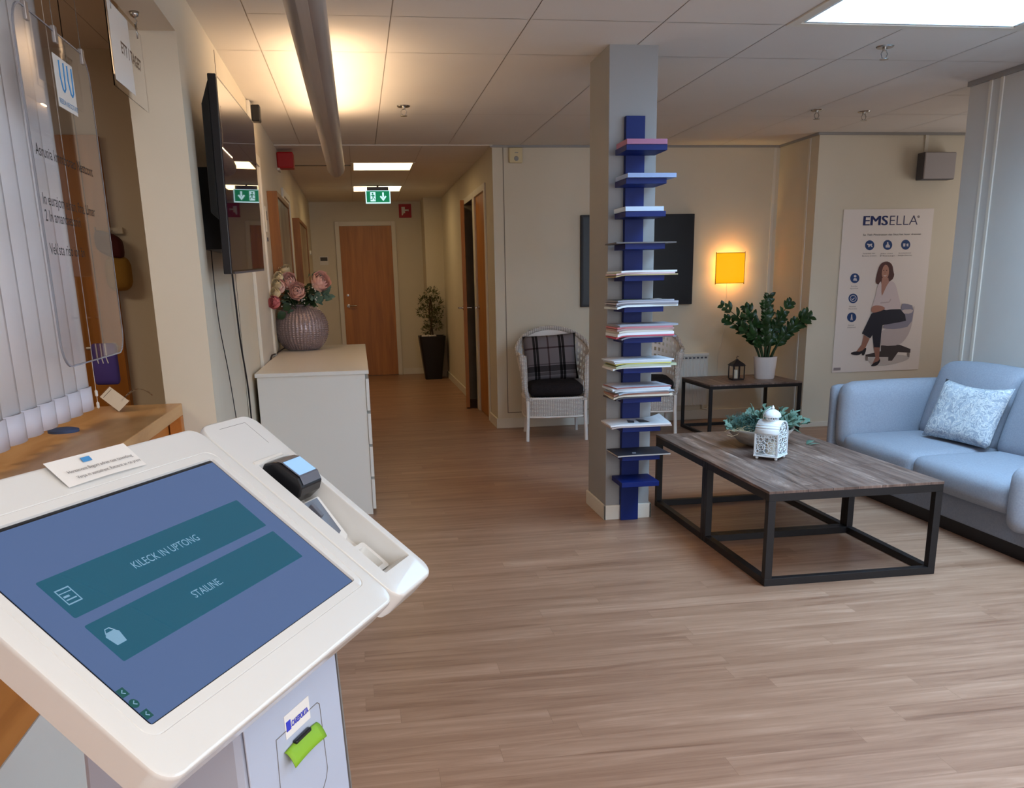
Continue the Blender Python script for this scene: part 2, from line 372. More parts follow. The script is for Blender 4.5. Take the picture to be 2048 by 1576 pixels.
def rrect(x0, x1, y0, y1, r, n=5):
    out = []
    for cx, cy, a0 in ((x1-r, y0+r, -PI/2), (x1-r, y1-r, 0), (x0+r, y1-r, PI/2), (x0+r, y0+r, PI)):
        for i in range(n+1):
            a = a0+PI/2*i/n; out.append((cx+r*math.cos(a), cy+r*math.sin(a)))
    return out
def loop(p, z): return [(x, y, z) for x, y in p]

# ================================================================== SETTING
XL, XT, XR = -.569, -.62, 1.2125      # pillar face, television wall, corridor right wall
YJ, YM, YD = 3.541, 8.149, 13.565
XW, YP, XN, YN = 3.851, 7.43, 3.827, 5.5
struct(B(-4.5, 6.6, -3.2, 13.9, -.05, 0).build('floor', M['floor'], at='local'))
# ceiling: tiles with real gaps
mb = MB(); gap = .0024
def tile(x0, x1, y0, y1):
    mb.m = 0; mb.add([(x0+gap, y0+gap, CZ), (x0+gap, y1-gap, CZ), (x1-gap, y1-gap, CZ), (x1-gap, y0+gap, CZ)], [(0, 1, 2, 3)])
    mb.m = 1; mb.add([(x0, y0, CZ+.003), (x0, y1, CZ+.003), (x1, y1, CZ+.003), (x1, y0, CZ+.003)], [(0, 1, 2, 3)])
SX0, SX1, SY0, SY1 = 2.05, 3.27, 1.25, 4.353
cols = [-1.1, -.403, .214, .833, 1.456, 2.05, 2.66, 3.27, 3.9]
for i in range(len(cols)-1):
    a, b = cols[i], cols[i+1]
    rows = [-3.2, -2., -.8, .4, SY0, 2.5, 3.72, 4.353, 4.99] if i != 0 else [-3.2, -.8, 2.5, 4.99]
    rows += [7.9, 8.149] if i < 2 else [6.7, 8.149]
    for y0, y1 in zip(rows, rows[1:]):
        if a >= 2.04 and b <= 3.28 and y0 >= SY0-.01 and y1 <= 4.36: continue
        tile(a, b, y0, y1)
LIGHTS = [(0.03, .60, 9.27, 9.87), (.02, .59, 11.43, 12.07)]
for a, b in ((-.7, 0.0), (0.0, .615), (.615, 1.25)):
    rows = [8.149, 9.27, 9.87, 11.43, 12.07, 13.6]
    for y0, y1 in zip(rows, rows[1:]):
        if a == 0 and y0 in (9.27, 11.43): continue
        tile(a, b, y0, y1)
for a, b in ((3.9, 4.5), (4.5, 5.1), (5.1, 5.7), (5.7, 6.6)):
    for y0, y1 in ((5.0, 5.9), (5.9, 6.6), (6.6, 7.45)): tile(a, b, y0, y1)
ceil = struct(mb.build('ceiling', [M['tile'], M['tilegap']], at='local'))
mb = MB(); mb.box(-1.1, -.7, 8.149, 13.6, CZ+.013, CZ+.03); mb.box(1.25, 3.9, 8.149, 8.3, CZ+.013, CZ+.03)
mb.box(-4.5, -1.1, -3.2, 5.2, CZ, CZ+.03); mb.box(3.9, 6.6, -3.2, 5.0, CZ, CZ+.03)
struct(mb.build('ceiling', M['tile'], at='local'))
# skylight well and frame
mb = MB(); t = .02
ix0, ix1, iy0, iy1 = 2.117, 3.17, SY0+.06, 4.283
for a in ((ix0-t, ix0, iy0, iy1), (ix1, ix1+t, iy0, iy1), (ix0, ix1, iy0-t, iy0), (ix0, ix1, iy1, iy1+t)): mb.box(*a, CZ-.004, CZ+.64)
mb.box(ix0-t, ix1+t, iy0-t, iy1+t, CZ+.64, CZ+.66)
struct(mb.build('window_1', M['well'], at='local'))
mb = MB()
for a in ((SX0, ix0-t, SY0, SY1), (ix1+t, SX1, SY0, SY1), (ix0-t, ix1+t, SY0, iy0-t), (ix0-t, ix1+t, iy1+t, SY1)): mb.box(*a, CZ-.008, CZ+.02)
struct(mb.build('trim_1', M['trim'], at='local', bevel=.002))

def wall(name, *a, mat='wall', **k): return struct(B(*a).build(name, M[mat], at='local', **k))
H0, H1 = 0, CZ+.02
# left: television wall, pillar, reception opening with header
wall('wall_left', XT-.15, XT, YJ+.17, YD+.3, H0, H1)
wall('wall_left', XL-.18, XL, YJ, YJ+.171, H0, H1)
wall('wall_left', XL-.119, XL, -3.2, YJ, 2.186, H1)
wall('wall_left', XL-.18, XL, -3.2, -2.2, H0, H1)
wall('wall_left', XL-.119, XL, -2.2, YJ, 0, .10)
struct(B(XL-.002, XT+.02, YJ+.171, YJ+.185, H0, H1).build('trim_2', M['trim'], at='local'))
# office behind the reception
wall('wall_back', -4.5, XL-.18, 5.0, 5.15, H0, H1, mat='wall')
wall('wall_left', -4.5, -4.4, -3.2, 5.1, H0, H1)
# far wall and corner niche
wall('wall_back', XT-.1, 1.3, YD, YD+.15, H0, H1)
wall('wall_right', .96, XR+.2, 13.0, YD, H0, H1)
# corridor right wall with door openings (door_2 closed, door_3 ajar)
for y0, y1 in ((YM+.15, 8.667), (9.376, 9.55), (10.35, 13.1)): wall('wall_right', XR, XR+.12, y0, y1, H0, H1)
for y0, y1 in ((8.667, 9.376), (9.55, 10.35)): wall('wall_right', XR, XR+.12, y0, y1, 2.14, H1)
mb = MB(); mb.box(XR+.1, XR+1.5, 10.45, 10.5, 0, 2.3); mb.box(XR+1.5, XR+1.55, 9.3, 10.5, 0, 2.3); mb.box(XR+.121, XR+1.5, 9.4, 9.44, 0, 2.3); mb.box(XR+.1, XR+1.55, 9.4, 10.5, 2.3, 2.33)
struct(mb.build('wall_right', M['roomshade'], at='local'))
# lounge
wall('wall_middle', XR, XW+.15, YM, YM+.15, H0, H1)
wall('wall_right', XW, XW+.15, YP+.001, YM+.01, H0, H1)
wall('wall_back', XW+.001, 6.6, YP, YP+.15, H0, H1)
wall('wall_right', XN, XN+.15, -3.2, YN, H0, H1, mat='wall_cool')
wall('wall_right', 6.5, 6.6, 4.9, YP+.1, H0, H1)
wall('wall_front', XN+.03, 6.6, 4.85, 4.95, H0, H1)
# wall behind the camera with the entrance window
for a in ((-4.5, .85, H0, H1), (3.55, 4.0, H0, H1), (.85, 3.55, 0, .35), (.85, 3.55, 2.35, H1)): wall('wall_front', a[0], a[1], -3.05, -2.95, a[2], a[3])
# column
struct(B(1.3128, 1.5673, 4.7577, 5.1487, 0, CZ+.01).build('wall_column', M['column'], at='local', bevel=.004))
mb = MB(); mb.box(1.3008, 1.3948, 4.7457, 4.758, 0, .085); mb.box(1.492, 1.5793, 4.7457, 4.758, 0, .085); mb.box(1.3008, 1.313, 4.7457, 5.16, 0, .085); mb.box(1.567, 1.5793, 4.7457, 5.16, 0, .085)
struct(mb.build('baseboard_column', M['trim'], at='local', bevel=.003))
# baseboards
def bb(name, *a): struct(B(*a).build(name, M['trim'], at='local', bevel=.003))
bb('baseboard_middle', XR, XW, YM-.014, YM, 0, .09)
bb('baseboard_right', XR-.014, XR, YM-.014, 8.60, 0, .09)
bb('baseboard_right', XR-.014, XR, 9.45, 9.54, 0, .09); bb('baseboard_right', XR-.014, XR, 10.42, 13.0, 0, .09)
bb('baseboard_back', .60, .96, YD-.014, YD, 0, .09); bb('baseboard_back', .946, XR, 12.986, 13.0, 0, .09); bb('baseboard_back', XT, -.29, YD-.014, YD, 0, .09)
bb('baseboard_back', XW-.014, 6.5, YP-.014, YP, 0, .045)
bb('baseboard_left', XT, XT+.014, YJ+.2, YD, 0, .09)
bb('baseboard_right', XN-.014, XN, -2.9, YN, 0, .09)
# grey rails under the ceiling
mb = MB()
mb.box(XR-.02, XW, YM-.022, YM, CZ-.018, CZ-.001); mb.box(XW-.022, XW, YP-.02, YM, CZ-.018, CZ-.001)
mb.box(XW-.02, 6.5, YP-.022, YP, CZ-.02, CZ-.001); mb.box(XN-.02, XN, 0, YN, CZ-.03, CZ-.001)
struct(mb.build('trim_3', M['rail'], at='local'))
# white cover strips and panel joints on the walls
mb = MB()
mb.box(XW-.06, XW-.035, YM-.006, YM, 0, CZ-.02); mb.box(XW-.006, XW, YP+.14, YP+.17, 0, CZ-.02)
for y in (YN-.20, YN-.30, YN-1.05): mb.box(XN-.008, XN, y-.012, y+.012, 0, CZ-.02)
struct(mb.build('trim_4', M['trim'], at='local'))
mb = MB(); mb.box(1.304, 1.310, YM-.003, YM, .14, CZ-.02); mb.box(1.304, 2.6, YM-.003, YM, .14, .146)
mb.box(XT, XT+.002, 4.9, 4.906, 0, CZ-.02)
struct(mb.build('trim_5', M['seam'], at='local'))
# dark slot and edge between lounge and corridor ceiling
struct(B(XT, .0, 9.45, 9.49, CZ-.006, CZ+.002).build('trim_6', M['seam'], at='local'))
struct(B(XT+.001, XR, YM-.03, YM+.0, CZ-.006, CZ+.001).build('trim_7', M['tile'], at='local'))
# back door (door_1)
def framebox(name, x0, x1, y0, y1, z1, th, axis, mat='trim'):
    mb = MB(); w_ = .062
    if axis == 'x':
        mb.box(x0-w_, x0, y0, y1, 0, z1+w_); mb.box(x1, x1+w_, y0, y1, 0, z1+w_); mb.box(x0, x1, y0, y1, z1, z1+w_)
    else:
        mb.box(x0, x1, y0-w_, y0, 0, z1+w_); mb.box(x0, x1, y1, y1+w_, 0, z1+w_); mb.box(x0, x1, y0, y1, z1, z1+w_)
    return mb
door = struct(B(-.217, .522, YD-.03, YD-.002, .006, 2.126).build('door_1', M['door'], bevel=.002))
def lever(parent, T, name='handle'):
    mb = MB(); mb.lathe([(.004, 0), (.024, 0), (.024, .006), (.009, .008), (.009, .045)], (0, 0, 0), 16)
    mb.tube([(0, 0, .045), (.02, 0, .05), (.12, 0, .05)], .009, 8)
    return mb.build(name, M['chrome'], parent, T=T, smooth=True)
lever(door, frame((-.155, YD-.03, 1.02), (1, 0, 0), (0, 0, 1), (0, -1, 0)))
MB().lathe([(.002, 0), (.018, 0), (.018, .01), (.004, .012)], (0, 0, 0), 16).build('lock', M['chrome'], door, T=frame((-.155, YD-.03, 1.17), (1, 0, 0), (0, 0, 1), (0, -1, 0)))
struct(framebox('f', -.217, .522, YD-.04, YD, 2.126, 0, 'x').build('trim_8', M['trim'], at='local', bevel=.003))
# corridor doors on the right
d2 = struct(B(XR+.005, XR+.04, 8.667, 9.376, .006, 2.14).build('door_2', M['door'], bevel=.002))
lever(d2, frame((XR+.005, 9.31, 1.07), (0, -1, 0), (0, 0, 1), (-1, 0, 0)))
mb = MB()
for z in (.35, 1.1, 1.85): mb.tube([(XR-.004, 8.672, z), (XR-.004, 8.672, z+.09)], .008, 8)
mb.build('hinge', M['chrome'], d2)
struct(framebox('f', XR-.016, XR, 8.667, 9.376, 2.14, 0, 'y').build('trim_9', M['trim'], at='local', bevel=.003))
hx, hy, ex_, ey_ = 1.205, 10.33, 1.118, 9.56
dv = Vector((ex_-hx, ey_-hy, 0)); L_ = dv.length; dv.normalize(); nv = Vector((-dv.y, dv.x, 0))
if nv.x > 0: nv = -nv
TD = frame((hx, hy, .01), dv, (0, 0, 1), nv)
d3 = struct(B(0, L_, 0, 2.12, -.002, .038).build('door_3', M['door'], T=TD, bevel=.002))
lever(d3, frame(Vector((hx, hy, 1.06))+dv*(L_-.06)+nv*.038, -dv, (0, 0, 1), nv))
lever(d3, frame(Vector((hx, hy, 1.06))+dv*(L_-.06)-nv*.002, -dv, (0, 0, 1), -nv))
mb = framebox('f', XR-.012, XR, 9.55, 10.35, 2.14, 0, 'y')
struct(mb.build('trim_10', M['trim'], at='local', bevel=.003))
# white door surround on the left wall of the corridor
struct(framebox('f', XT, XT+.02, 5.75, 6.55, 2.1, 0, 'y').build('trim_11', M['trim'], at='local', bevel=.003))
struct(B(XT, XT+.008, 5.75, 6.55, .01, 2.1).build('door_4', M['trim']))
struct(framebox('f', XT, XT+.02, 8.6, 9.3, 2.1, 0, 'y').build('trim_12', M['trim'], at='local', bevel=.003))
struct(B(XT, XT+.008, 8.6, 9.3, .01, 2.1).build('door_5', M['trim']))

# ================================================================== CEILING THINGS
for i, (a, b, y0, y1) in enumerate(LIGHTS):
    t = thing('ceiling_light', ['lit square ceiling panel in the corridor, nearer one, fully visible', 'lit square ceiling panel further down the corridor, partly behind the exit sign'][i], 'ceiling light', ((a+b)/2, (y0+y1)/2, CZ-.002), 'corridor ceiling lights')
    mb = MB()
    for q in ((a-.03, a, y0-.0, y1), (b, b+.025, y0, y1), (a, b, y0, y0+.012), (a, b, y1-.012, y1)): mb.box(*q, CZ-.004, CZ+.02)
    mb.build('frame', M['trim'], t)
    B(a, b, y0+.012, y1-.012, CZ-.001, CZ+.01).build('diffuser', M['panel_glow'], t)
# long aluminium tube lamp
t = thing('pendant_tube_light', 'long grey aluminium tube lamp hanging under the ceiling along the corridor', 'ceiling light', (-.10, 3, 2.04))
prof = []
for a in range(0, 181, 15): prof.append((.062*math.cos(math.radians(180+a)), .056*math.sin(math.radians(180+a))))
prof += [(.062, .012), (.045, .05), (-.045, .05), (-.062, .012)]
def tl(y, s=1): return [(-.10+x*s*.95, y, 2.10+z*s) for x, z in prof]
MB().loft([tl(-1.5), tl(6.62), tl(6.67, .95), tl(6.70, .75)]).build('housing', M['alu'], t, smooth=True)
MB().box(-.116, -.084, -1.4, 6.64, 2.041, 2.0445).build('lower_rib', M['alu'], t)
B(-.142, -.058, 4.7, 6.6, 2.1505, 2.157).build('diffuser', M['tube_glow'], t)
for y in (1.2, 4.4, 6.5):
    MB().tube([(-.10, y, 2.15), (-.10, y, CZ)], .0015, 6).build('suspension_wire', M['chrome'], t)
def sprinkler(x, y, label):
    t = thing('sprinkler_head', label, 'sprinkler', (x, y, CZ-.06), 'ceiling sprinklers')
    MB().lathe([(.002, 0), (.045, 0), (.04, -.006), (.012, -.008), (.012, -.02), (.002, -.02)], (x, y, CZ), 20).build('rosette', M['chrome'], t, smooth=True)
    mb = MB(); 
    for s in (-1, 1): mb.tube([(x+s*.008, y, CZ-.018), (x+s*.018, y, CZ-.035), (x+s*.012, y, CZ-.052), (x, y, CZ-.058)], .003, 6)
    mb.build('yoke', M['chrome'], t)
    MB().lathe([(.001, 0), (.022, 0), (.022, .003), (.001, .003)], (x, y, CZ-.062), 16).build('deflector', M['chrome'], t)
sprinkler(.369, 6.406, 'chrome sprinkler head on the ceiling right of the tube lamp')
sprinkler(2.767, 4.707, 'largest sprinkler head, on the ceiling just beyond the skylight')
sprinkler(3.309, 6.451, 'small sprinkler head at right, further left of the far ceiling pair')
sprinkler(3.70, 6.5, 'small sprinkler head at right, further right of the far ceiling pair')
# exit sign
t = thing('exit_sign', 'green lit exit sign with running figure and down arrow under corridor ceiling', 'sign', (.303, 11.4, 2.25))
B(.175, .43, 11.37, 11.43, 2.40, 2.44).build('lamp_housing', M['greyplastic'], t)
MB().tube([(.303, 11.4, 2.44), (.303, 11.4, CZ)], .012, 8).build('bracket', M['greyplastic'], t)
B(.155, .45, 11.385, 11.415, 2.255, 2.405).build('panel', M['exitwhite'], t)
B(.167, .438, 11.382, 11.3855, 2.267, 2.393).build('green_face', M['exitgreen'], t)
TE = frame((.303, 11.3815, 2.33), (1, 0, 0), (0, 0, 1), (0, -1, 0))
mb = MB()
def flat(mb, poly, d=0): mb.add([(x, y, d) for x, y in poly], [tuple(range(len(poly)))])
flat(mb, [(-.092, -.052), (-.03, -.052), (-.03, .052), (-.092, .052)])
mb.build('doorway_symbol', M['exitwhite'], t, T=TE)
mb = MB(); 
flat(mb, [(x*.9-.06, y*.9) for x, y in [(-.005+.012*math.cos(a), .038+.012*math.sin(a)) for a in [2*PI*k/10 for k in range(10)]]], .0006)
for q in ([(-.012, .022), (.012, .026), (.008, -.008), (-.008, -.006)], [(.008, .026), (.03, .008), (.026, .002), (.006, .014)], [(-.012, .024), (-.032, .012), (-.028, .004), (-.01, .014)],
          [(.006, -.008), (.022, -.022), (.03, -.044), (.022, -.046), (.014, -.026), (-.004, -.01)], [(-.006, -.004), (-.012, -.028), (-.034, -.03), (-.034, -.038), (-.006, -.036), (.002, -.01)]):
    flat(mb, [(x*.9-.06, y*.9) for x, y in q], .0006)
mb.build('running_figure_symbol', M['exitgreen'], t, T=TE)
mb = MB(); flat(mb, [(.05, .048), (.07, .048), (.07, -.01), (.05, -.01)]); flat(mb, [(.02, .0), (.034, .012), (.06, -.02), (.086, .012), (.1, .0), (.06, -.05)])
mb.build('arrow_symbol', M['exitwhite'], t, T=TE)
# red fire sign on the far wall
t = thing('fire_sign', 'red square fire equipment sign above right of the far wooden door', 'sign', (.733, YD-.01, 2.23))
B(.645, .822, YD-.012, YD-.001, 2.232, 2.418).build('plate', M['red'], t)
TF = frame((.733, YD-.0135, 2.325), (1, 0, 0), (0, 0, 1), (0, -1, 0))
mb = MB(); flat(mb, [(-.05, .055), (0, .055), (0, -.03), (-.02, -.03), (-.035, -.06), (-.05, -.06)]); flat(mb, [(0, .02), (.03, .02), (.03, -.0), (0, -.0)]); flat(mb, [(.035, .02), (.05, .026), (.05, -.006), (.035, 0)])
mb.build('pictogram', M['paper'], t, T=TF)
# room sign left of far door
t = thing('door_sign', 'small grey room sign on the wall left of the far door', 'sign', (-.46, YD-.006, 1.6))
B(-.52, -.40, YD-.006, YD-.001, 1.60, 1.72).build('plate', M['paper'], t)
MB().box(-.51, -.41, YD-.008, YD-.006, 1.655, 1.705).build('print', M['ink'], t)
tag(MB().lathe([(.003, 0), (.03, 0), (.03, .02), (.003, .022)], (0, 0, 0), 16).build('wall_button', M['paper'], T=frame((XT, 12.9, 1.75), (0, 1, 0), (0, 0, 1), (1, 0, 0))), 'small round pale wall button near the far left corridor corner', 'button')
# left wall equipment
t = thing('motion_sensor', 'small black and white motion sensor high on the left wall past the television', 'sensor', (XT, 6.33, 2.34))
B(XT, XT+.02, 6.2, 6.34, 2.32, 2.45).build('backplate', M['trim'], t, bevel=.003)
B(XT+.02, XT+.075, 6.26, 6.33, 2.335, 2.435).build('lens', M['blackplastic'], t, bevel=.008)
t = thing('alarm_sounder', 'red fire alarm box high on the left corridor wall', 'alarm', (XT, 8.4, 2.3))
B(XT, XT+.14, 8.33, 8.48, 2.3, 2.43).build('body', M['red'], t, bevel=.012)
B(XT, XT+.02, 8.32, 8.49, 2.28, 2.30).build('base', M['trim'], t)
t = thing('thermostat', 'small pale wall thermostat between the television and the wooden framed picture', 'thermostat', (XT, 6.72, 1.66))
B(XT, XT+.022, 6.66, 6.75, 1.69, 1.86).build('body', M['trim'], t, bevel=.003)
B(XT+.022, XT+.024, 6.68, 6.73, 1.77, 1.83).build('display', M['greyplastic'], t)
B(XT, XT+.02, 6.68, 6.73, 1.63, 1.655).build('lower_switch', M['greyplastic'], t)
def picture(y0, y1, z0, z1, label, dep=.05):
    t = thing('framed_picture', label, 'picture', (XT, (y0+y1)/2, z0), 'pictures on the left corridor wall')
    mb = MB(); f = .035
    for q in ((y0, y0+f, z0, z1), (y1-f, y1, z0, z1), (y0+f, y1-f, z0, z0+f), (y0+f, y1-f, z1-f, z1)): mb.box(XT, XT+dep, q[0], q[1], q[2], q[3])
    mb.build('frame', M['doordk'], t, bevel=.002)
    m = noisy(nmat('muted_print', (1, 1, 1, 1), .3), srgb(120, 104, 84), srgb(190, 178, 150), 3, (1, 1, .6), detail=2)
    B(XT+.002, XT+dep-.012, y0+f, y1-f, z0+f, z1-f).build('print', m, t)
picture(7.1, 8.3, 1.15, 2.0, 'larger nearer framed picture in a wooden frame on the left corridor wall', .075)
picture(9.75, 11.2, 1.15, 1.99, 'smaller looking farther framed picture in a wooden frame on the left corridor wall', .07)

# ================================================================== TELEVISION
nt, nb, ft, fb = Vector((-.462, 3.64, 2.075)), Vector((-.472, 3.64, 1.375)), Vector((-.462, 4.90, 2.115)), Vector((-.472, 4.90, 1.405))
def tvp(u, v, d):
    p = nb.lerp(fb, u).lerp(nt.lerp(ft, u), v)
    nrm = (fb-nb).cross(nt-nb).normalized()
    if nrm.x < 0: nrm = -nrm
    return p+nrm*d
T_TV = lambda p: tvp(p[0], p[1], p[2])
t = thing('television', 'black flat television hung high on the left wall, showing reflections', 'television', (XT+.06, 4.25, 1.38))
MB().loft([[(0, 0, -.03), (1, 0, -.03), (1, 1, -.03), (0, 1, -.03)], [(0, 0, 0), (1, 0, 0), (1, 1, 0), (0, 1, 0)]]).build('body', M['blackplastic'], t, T=T_TV, bevel=.003)
mb = MB(); mb.loft([[(.0, .28, -.03), (.9, .28, -.03), (.9, .97, -.03), (.0, .97, -.03)], [(.02, .32, -.062), (.85, .32, -.062), (.85, .86, -.062), (.02, .86, -.062)]])
mb.build('rear_housing', M['blackplastic'], t, T=T_TV, bevel=.004)
MB().box(.012, .988, .02, .985, 0, .0012).build('screen', M['tvscreen'], t, T=T_TV)
MB().box(.05, .97, .0, .012, .001, .003).build('lower_bezel', M['greyplastic'], t, T=T_TV)
B(XT, XT+.10, 4.0, 4.45, 1.48, 1.80).build('wall_bracket', M['black'], t)
def cable(name, pts, r, label, mat='black'):
    P = [Vector(p) for p in pts]; out = []
    for i in range(len(P)-1):
        p0, p1, p2, p3 = P[max(i-1, 0)], P[i], P[i+1], P[min(i+2, len(P)-1)]
        for k in range(6):
            s = k/6; out.append(.5*((2*p1)+(p2-p0)*s+(2*p0-5*p1+4*p2-p3)*s*s+(3*p1-p0-3*p2+p3)*s**3))
    out.append(P[-1])
    return tag(MB().tube(out, r, 6).build(name, M[mat], smooth='all'), label, 'cable')
cable('power_cable', [(XT+.012, 4.10, 1.5), (XT+.01, 4.12, 1.2), (XT+.008, 4.3, .9), (XT+.008, 4.5, .4), (XT+.01, 4.6, .1)], .0022, 'thin black cable down the wall from the television, left of two')
cable('power_cable', [(XT+.02, 4.62, 1.5), (XT+.02, 4.66, 1.25), (XT+.018, 4.72, 1.05), (XT+.016, 4.86, .80), (XT+.012, 4.9, .5)], .0045, 'thicker black cable down the wall beside the drawer cabinet, right of two')
cable('lamp_cable', [(-.555, 7.18, .87), (-.585, 7.0, .868), (-.604, 6.6, .862), (-.606, 6.2, .85), (-.607, 6.0, .6)], .005, 'black cable from the vase across the cabinet top to the wall')

# ================================================================== DRAWER CABINET + VASE
KX0, KX1, KY0, KY1, KZ = -.605, .008, 5.19, 7.5, .852
t = thing('drawer_cabinet', 'tall white drawer cabinet standing against the left wall below the flowers', 'cabinet', ((KX0+KX1)/2, (KY0+KY1)/2, 0))
B(KX0+.01, KX1, KY0+.012, KY1, .0, KZ-.022).build('body', M['white'], t, bevel=.002)
B(KX0, KX1+.022, KY0, KY1+.01, KZ-.022, KZ).build('top', M['white'], t, bevel=.002)
zz = [.03, .225, .42, .615, .815]
for y0, y1 in ((KY0+.005, KY0+1.15), (KY0+1.156, KY1)):
    for a, b in zip(zz, zz[1:]):
        d = B(KX1+.001, KX1+.02, y0, y1, a+.004, b-.012).build('drawer', M['white'], t, bevel=.002)
VX, VY = -.463, 7.05
VX = -.44
t = thing('flower_vase', 'round grey textured vase on the white drawer cabinet', 'vase', (VX, VY, KZ))
R_ = .195
def vp(u, v):
    a = u*2*PI; th = .20*PI+v*(.875-.20)*PI+0
    z = KZ+.158+.165*math.cos(PI-(.10*PI+v*.745*PI)); rr = R_*math.sin(.10*PI+v*.745*PI)
    k = .0065*max(0, math.cos(a*44))**.8*abs(math.sin(v*24*PI))**.8
    zt = KZ + (1-math.cos(PI*(.15+.72*v)))/2*.36-.02
    r2 = (R_)*math.sin(PI*(.15+.72*v))**.8 + k
    return (VX+r2*math.cos(a), VY+r2*math.sin(a), max(KZ+.002, zt))
mb = MB(); mb.grid(vp, 264, 144)
mb.build('body', M['vase'], t, smooth='all', weld=True)
MB().lathe([(.005, 0), (.088, 0), (.088, .01), (.005, .01)], (VX, VY, KZ), 32).build('foot', M['vase'], t)
MB().lathe([(.07, .0), (.076, .0), (.08, .02), (.072, .02), (.066, -.005)], (VX, VY, KZ+.315), 40, cap=False).build('rim', M['vase'], t, smooth=True)
# bouquet
def rose_mesh(mb, c, r, nrm, petals=22, seed=0):
    """ball of cupped petals wrapped round the axis nrm, inner ones tight, outer ones open with a rolled lip"""
    rnd = random.Random(seed); n = Vector(nrm).normalized()
    a = n.orthogonal().normalized(); b = n.cross(a); c = Vector(c)
    for k in range(petals):
        f = k/(petals-1); th = k*2.399+rnd.uniform(-.2, .2); R = r*(.12+.86*f**.85)
        p0 = math.radians(150); p1 = math.radians(20+38*f); hw = math.radians(75-18*f)
        push = n*r*(.34*(1-f))
        def fn(u, v):
            s = 2*u-1; ph = p0+(p1-p0)*v*(1-.10*s*s-.06*abs(s)); t_ = th+s*hw*(1-.25*v)
            rr = R*(1+.05*v+(.16*max(0, v-.8)/.2*(.3+.7*f))+.03*math.sin(5*s+k))
            d = (a*math.cos(t_)+b*math.sin(t_))*math.sin(ph)+n*math.cos(ph)*.92
            return tuple(c+push+d*rr)
        mb.grid(fn, 6, 7)
def leafm(mb, base, tip, width, nrm=(0, 0, 1), bend=.12, n=4):
    base, tip, nrm = Vector(base), Vector(tip), Vector(nrm).normalized(); ax = tip-base; L = ax.length
    side = ax.cross(nrm)
    side = side.normalized() if side.length > 1e-6 else Vector((1, 0, 0)); up = side.cross(ax).normalized()
    def fn(u, v):
        s = 2*u-1; wv = width*math.sin(PI*(v*.94+.03))**.75
        return tuple(base+ax*v+side*s*wv+up*(L*bend*math.sin(PI*v)+abs(s)*wv*.25))
    mb.grid(fn, 2, n)
vt = Vector((VX, VY, KZ+.32))
t = thing('flower_bouquet', 'bouquet of pink roses and greenery in the grey vase', 'flowers', tuple(vt))
rs = [((-.535, VY-.10, 1.345), .066, (-.1, -1, .35), 'rose'), ((-.475, VY-.17, 1.275), .068, (.0, -1, .2), 'rose'), ((-.62, VY-.28, 1.31), .060, (-.35, -1, .3), 'rose'),
      ((-.305, VY-.12, 1.34), .076, (.5, -.9, .35), 'rose'), ((-.70, VY-.62, 1.21), .046, (-.6, -.8, .1), 'rosedeep'), ((-.57, VY+.05, 1.43), .045, (-.2, -.8, 1), 'cream'),
      ((-.64, VY-.12, 1.38), .040, (-.5, -.9, .7), 'cream'), ((-.66, VY-.36, 1.33), .040, (-.3, -1, .4), 'cream'), ((-.67, VY-.5, 1.27), .040, (-.4, -.9, .4), 'cream')]
PX = .035
for i, (p, r, n_, m_) in enumerate(rs):
    p = (max(p[0]+PX, -.568), p[1], p[2]+.01)
    mb = MB(); rose_mesh(mb, p, r*.95, n_, seed=i); ob = mb.build('rose' if m_ != 'cream' else 'hydrangea', M[m_], t, smooth='all')
    if m_ == 'rosedeep': ob['label'] = 'deep pink rose'
    pts = [vt+Vector((0, 0, -.05)), vt.lerp(Vector(p), .5)+Vector((0, 0, .03)), Vector(p)-Vector(n_).normalized()*r*.3]
    MB().tube(pts, .003, 5).build('stem', M['stem'], t)
mb = MB(); me_ = MB()
rnd = random.Random(3)
for k in range(90):
    a = rnd.uniform(0, 2*PI); r = rnd.uniform(.02, .13); z = rnd.uniform(-.02, .13)
    b_ = vt+Vector((math.cos(a)*r*.6, math.sin(a)*r*.6, z)); d = Vector((math.cos(a), math.sin(a)*.8-.2, rnd.uniform(-.5, .8))).normalized()
    if (b_+d*.07).x < XT+.03: continue
    leafm(mb, b_, b_+d*rnd.uniform(.05, .085), rnd.uniform(.016, .028), (rnd.uniform(-.5, .5), -.6, .8))
for p in ((-.575, 1.105), (-.50, 1.115), (-.53, 1.165)):
    q = Vector((p[0]+PX-.03, VY-.13, p[1])); leafm(mb, q+Vector((.03, 0, .03)), q+Vector((-.03, 0, -.01)), .032, (0, -1, .2))
mb.build('rose_leaves', M['leaf'], t, smooth='all')
for k in range(60):
    side = 1 if k % 3 else -1
    a = rnd.uniform(-.9, .9); b_ = vt+Vector((side*rnd.uniform(.08, .2), -.05+rnd.uniform(-.06, .05), rnd.uniform(.02, .22)))
    if b_.x < XT+.06: continue
    d = Vector((side*rnd.uniform(.1, 1), rnd.uniform(-.6, .2), rnd.uniform(-.6, .9))).normalized()
    if (b_+d*.06).x < XT+.03: continue
    leafm(me_, b_, b_+d*rnd.uniform(.04, .075), rnd.uniform(.012, .022), (0, -1, .5))
me_.build('eucalyptus_leaves', M['euca'], t, smooth='all')
mb = MB()
for k in range(40):
    c0 = vt+Vector((rnd.choice((-.13, -.06, .03, .12))+rnd.uniform(-.02, .02), -.14+rnd.uniform(-.03, .03), rnd.choice((.02, .12, .05, .16))+rnd.uniform(-.02, .02)))
    if c0.x < XT+.03: continue
    mb.lathe([(.0005, -.005), (.0045, -.002), (.0045, .002), (.0005, .005)], tuple(c0), 6)
o = mb.build('filler_blossoms', M['paper'], t); o['kind'] = 'stuff'

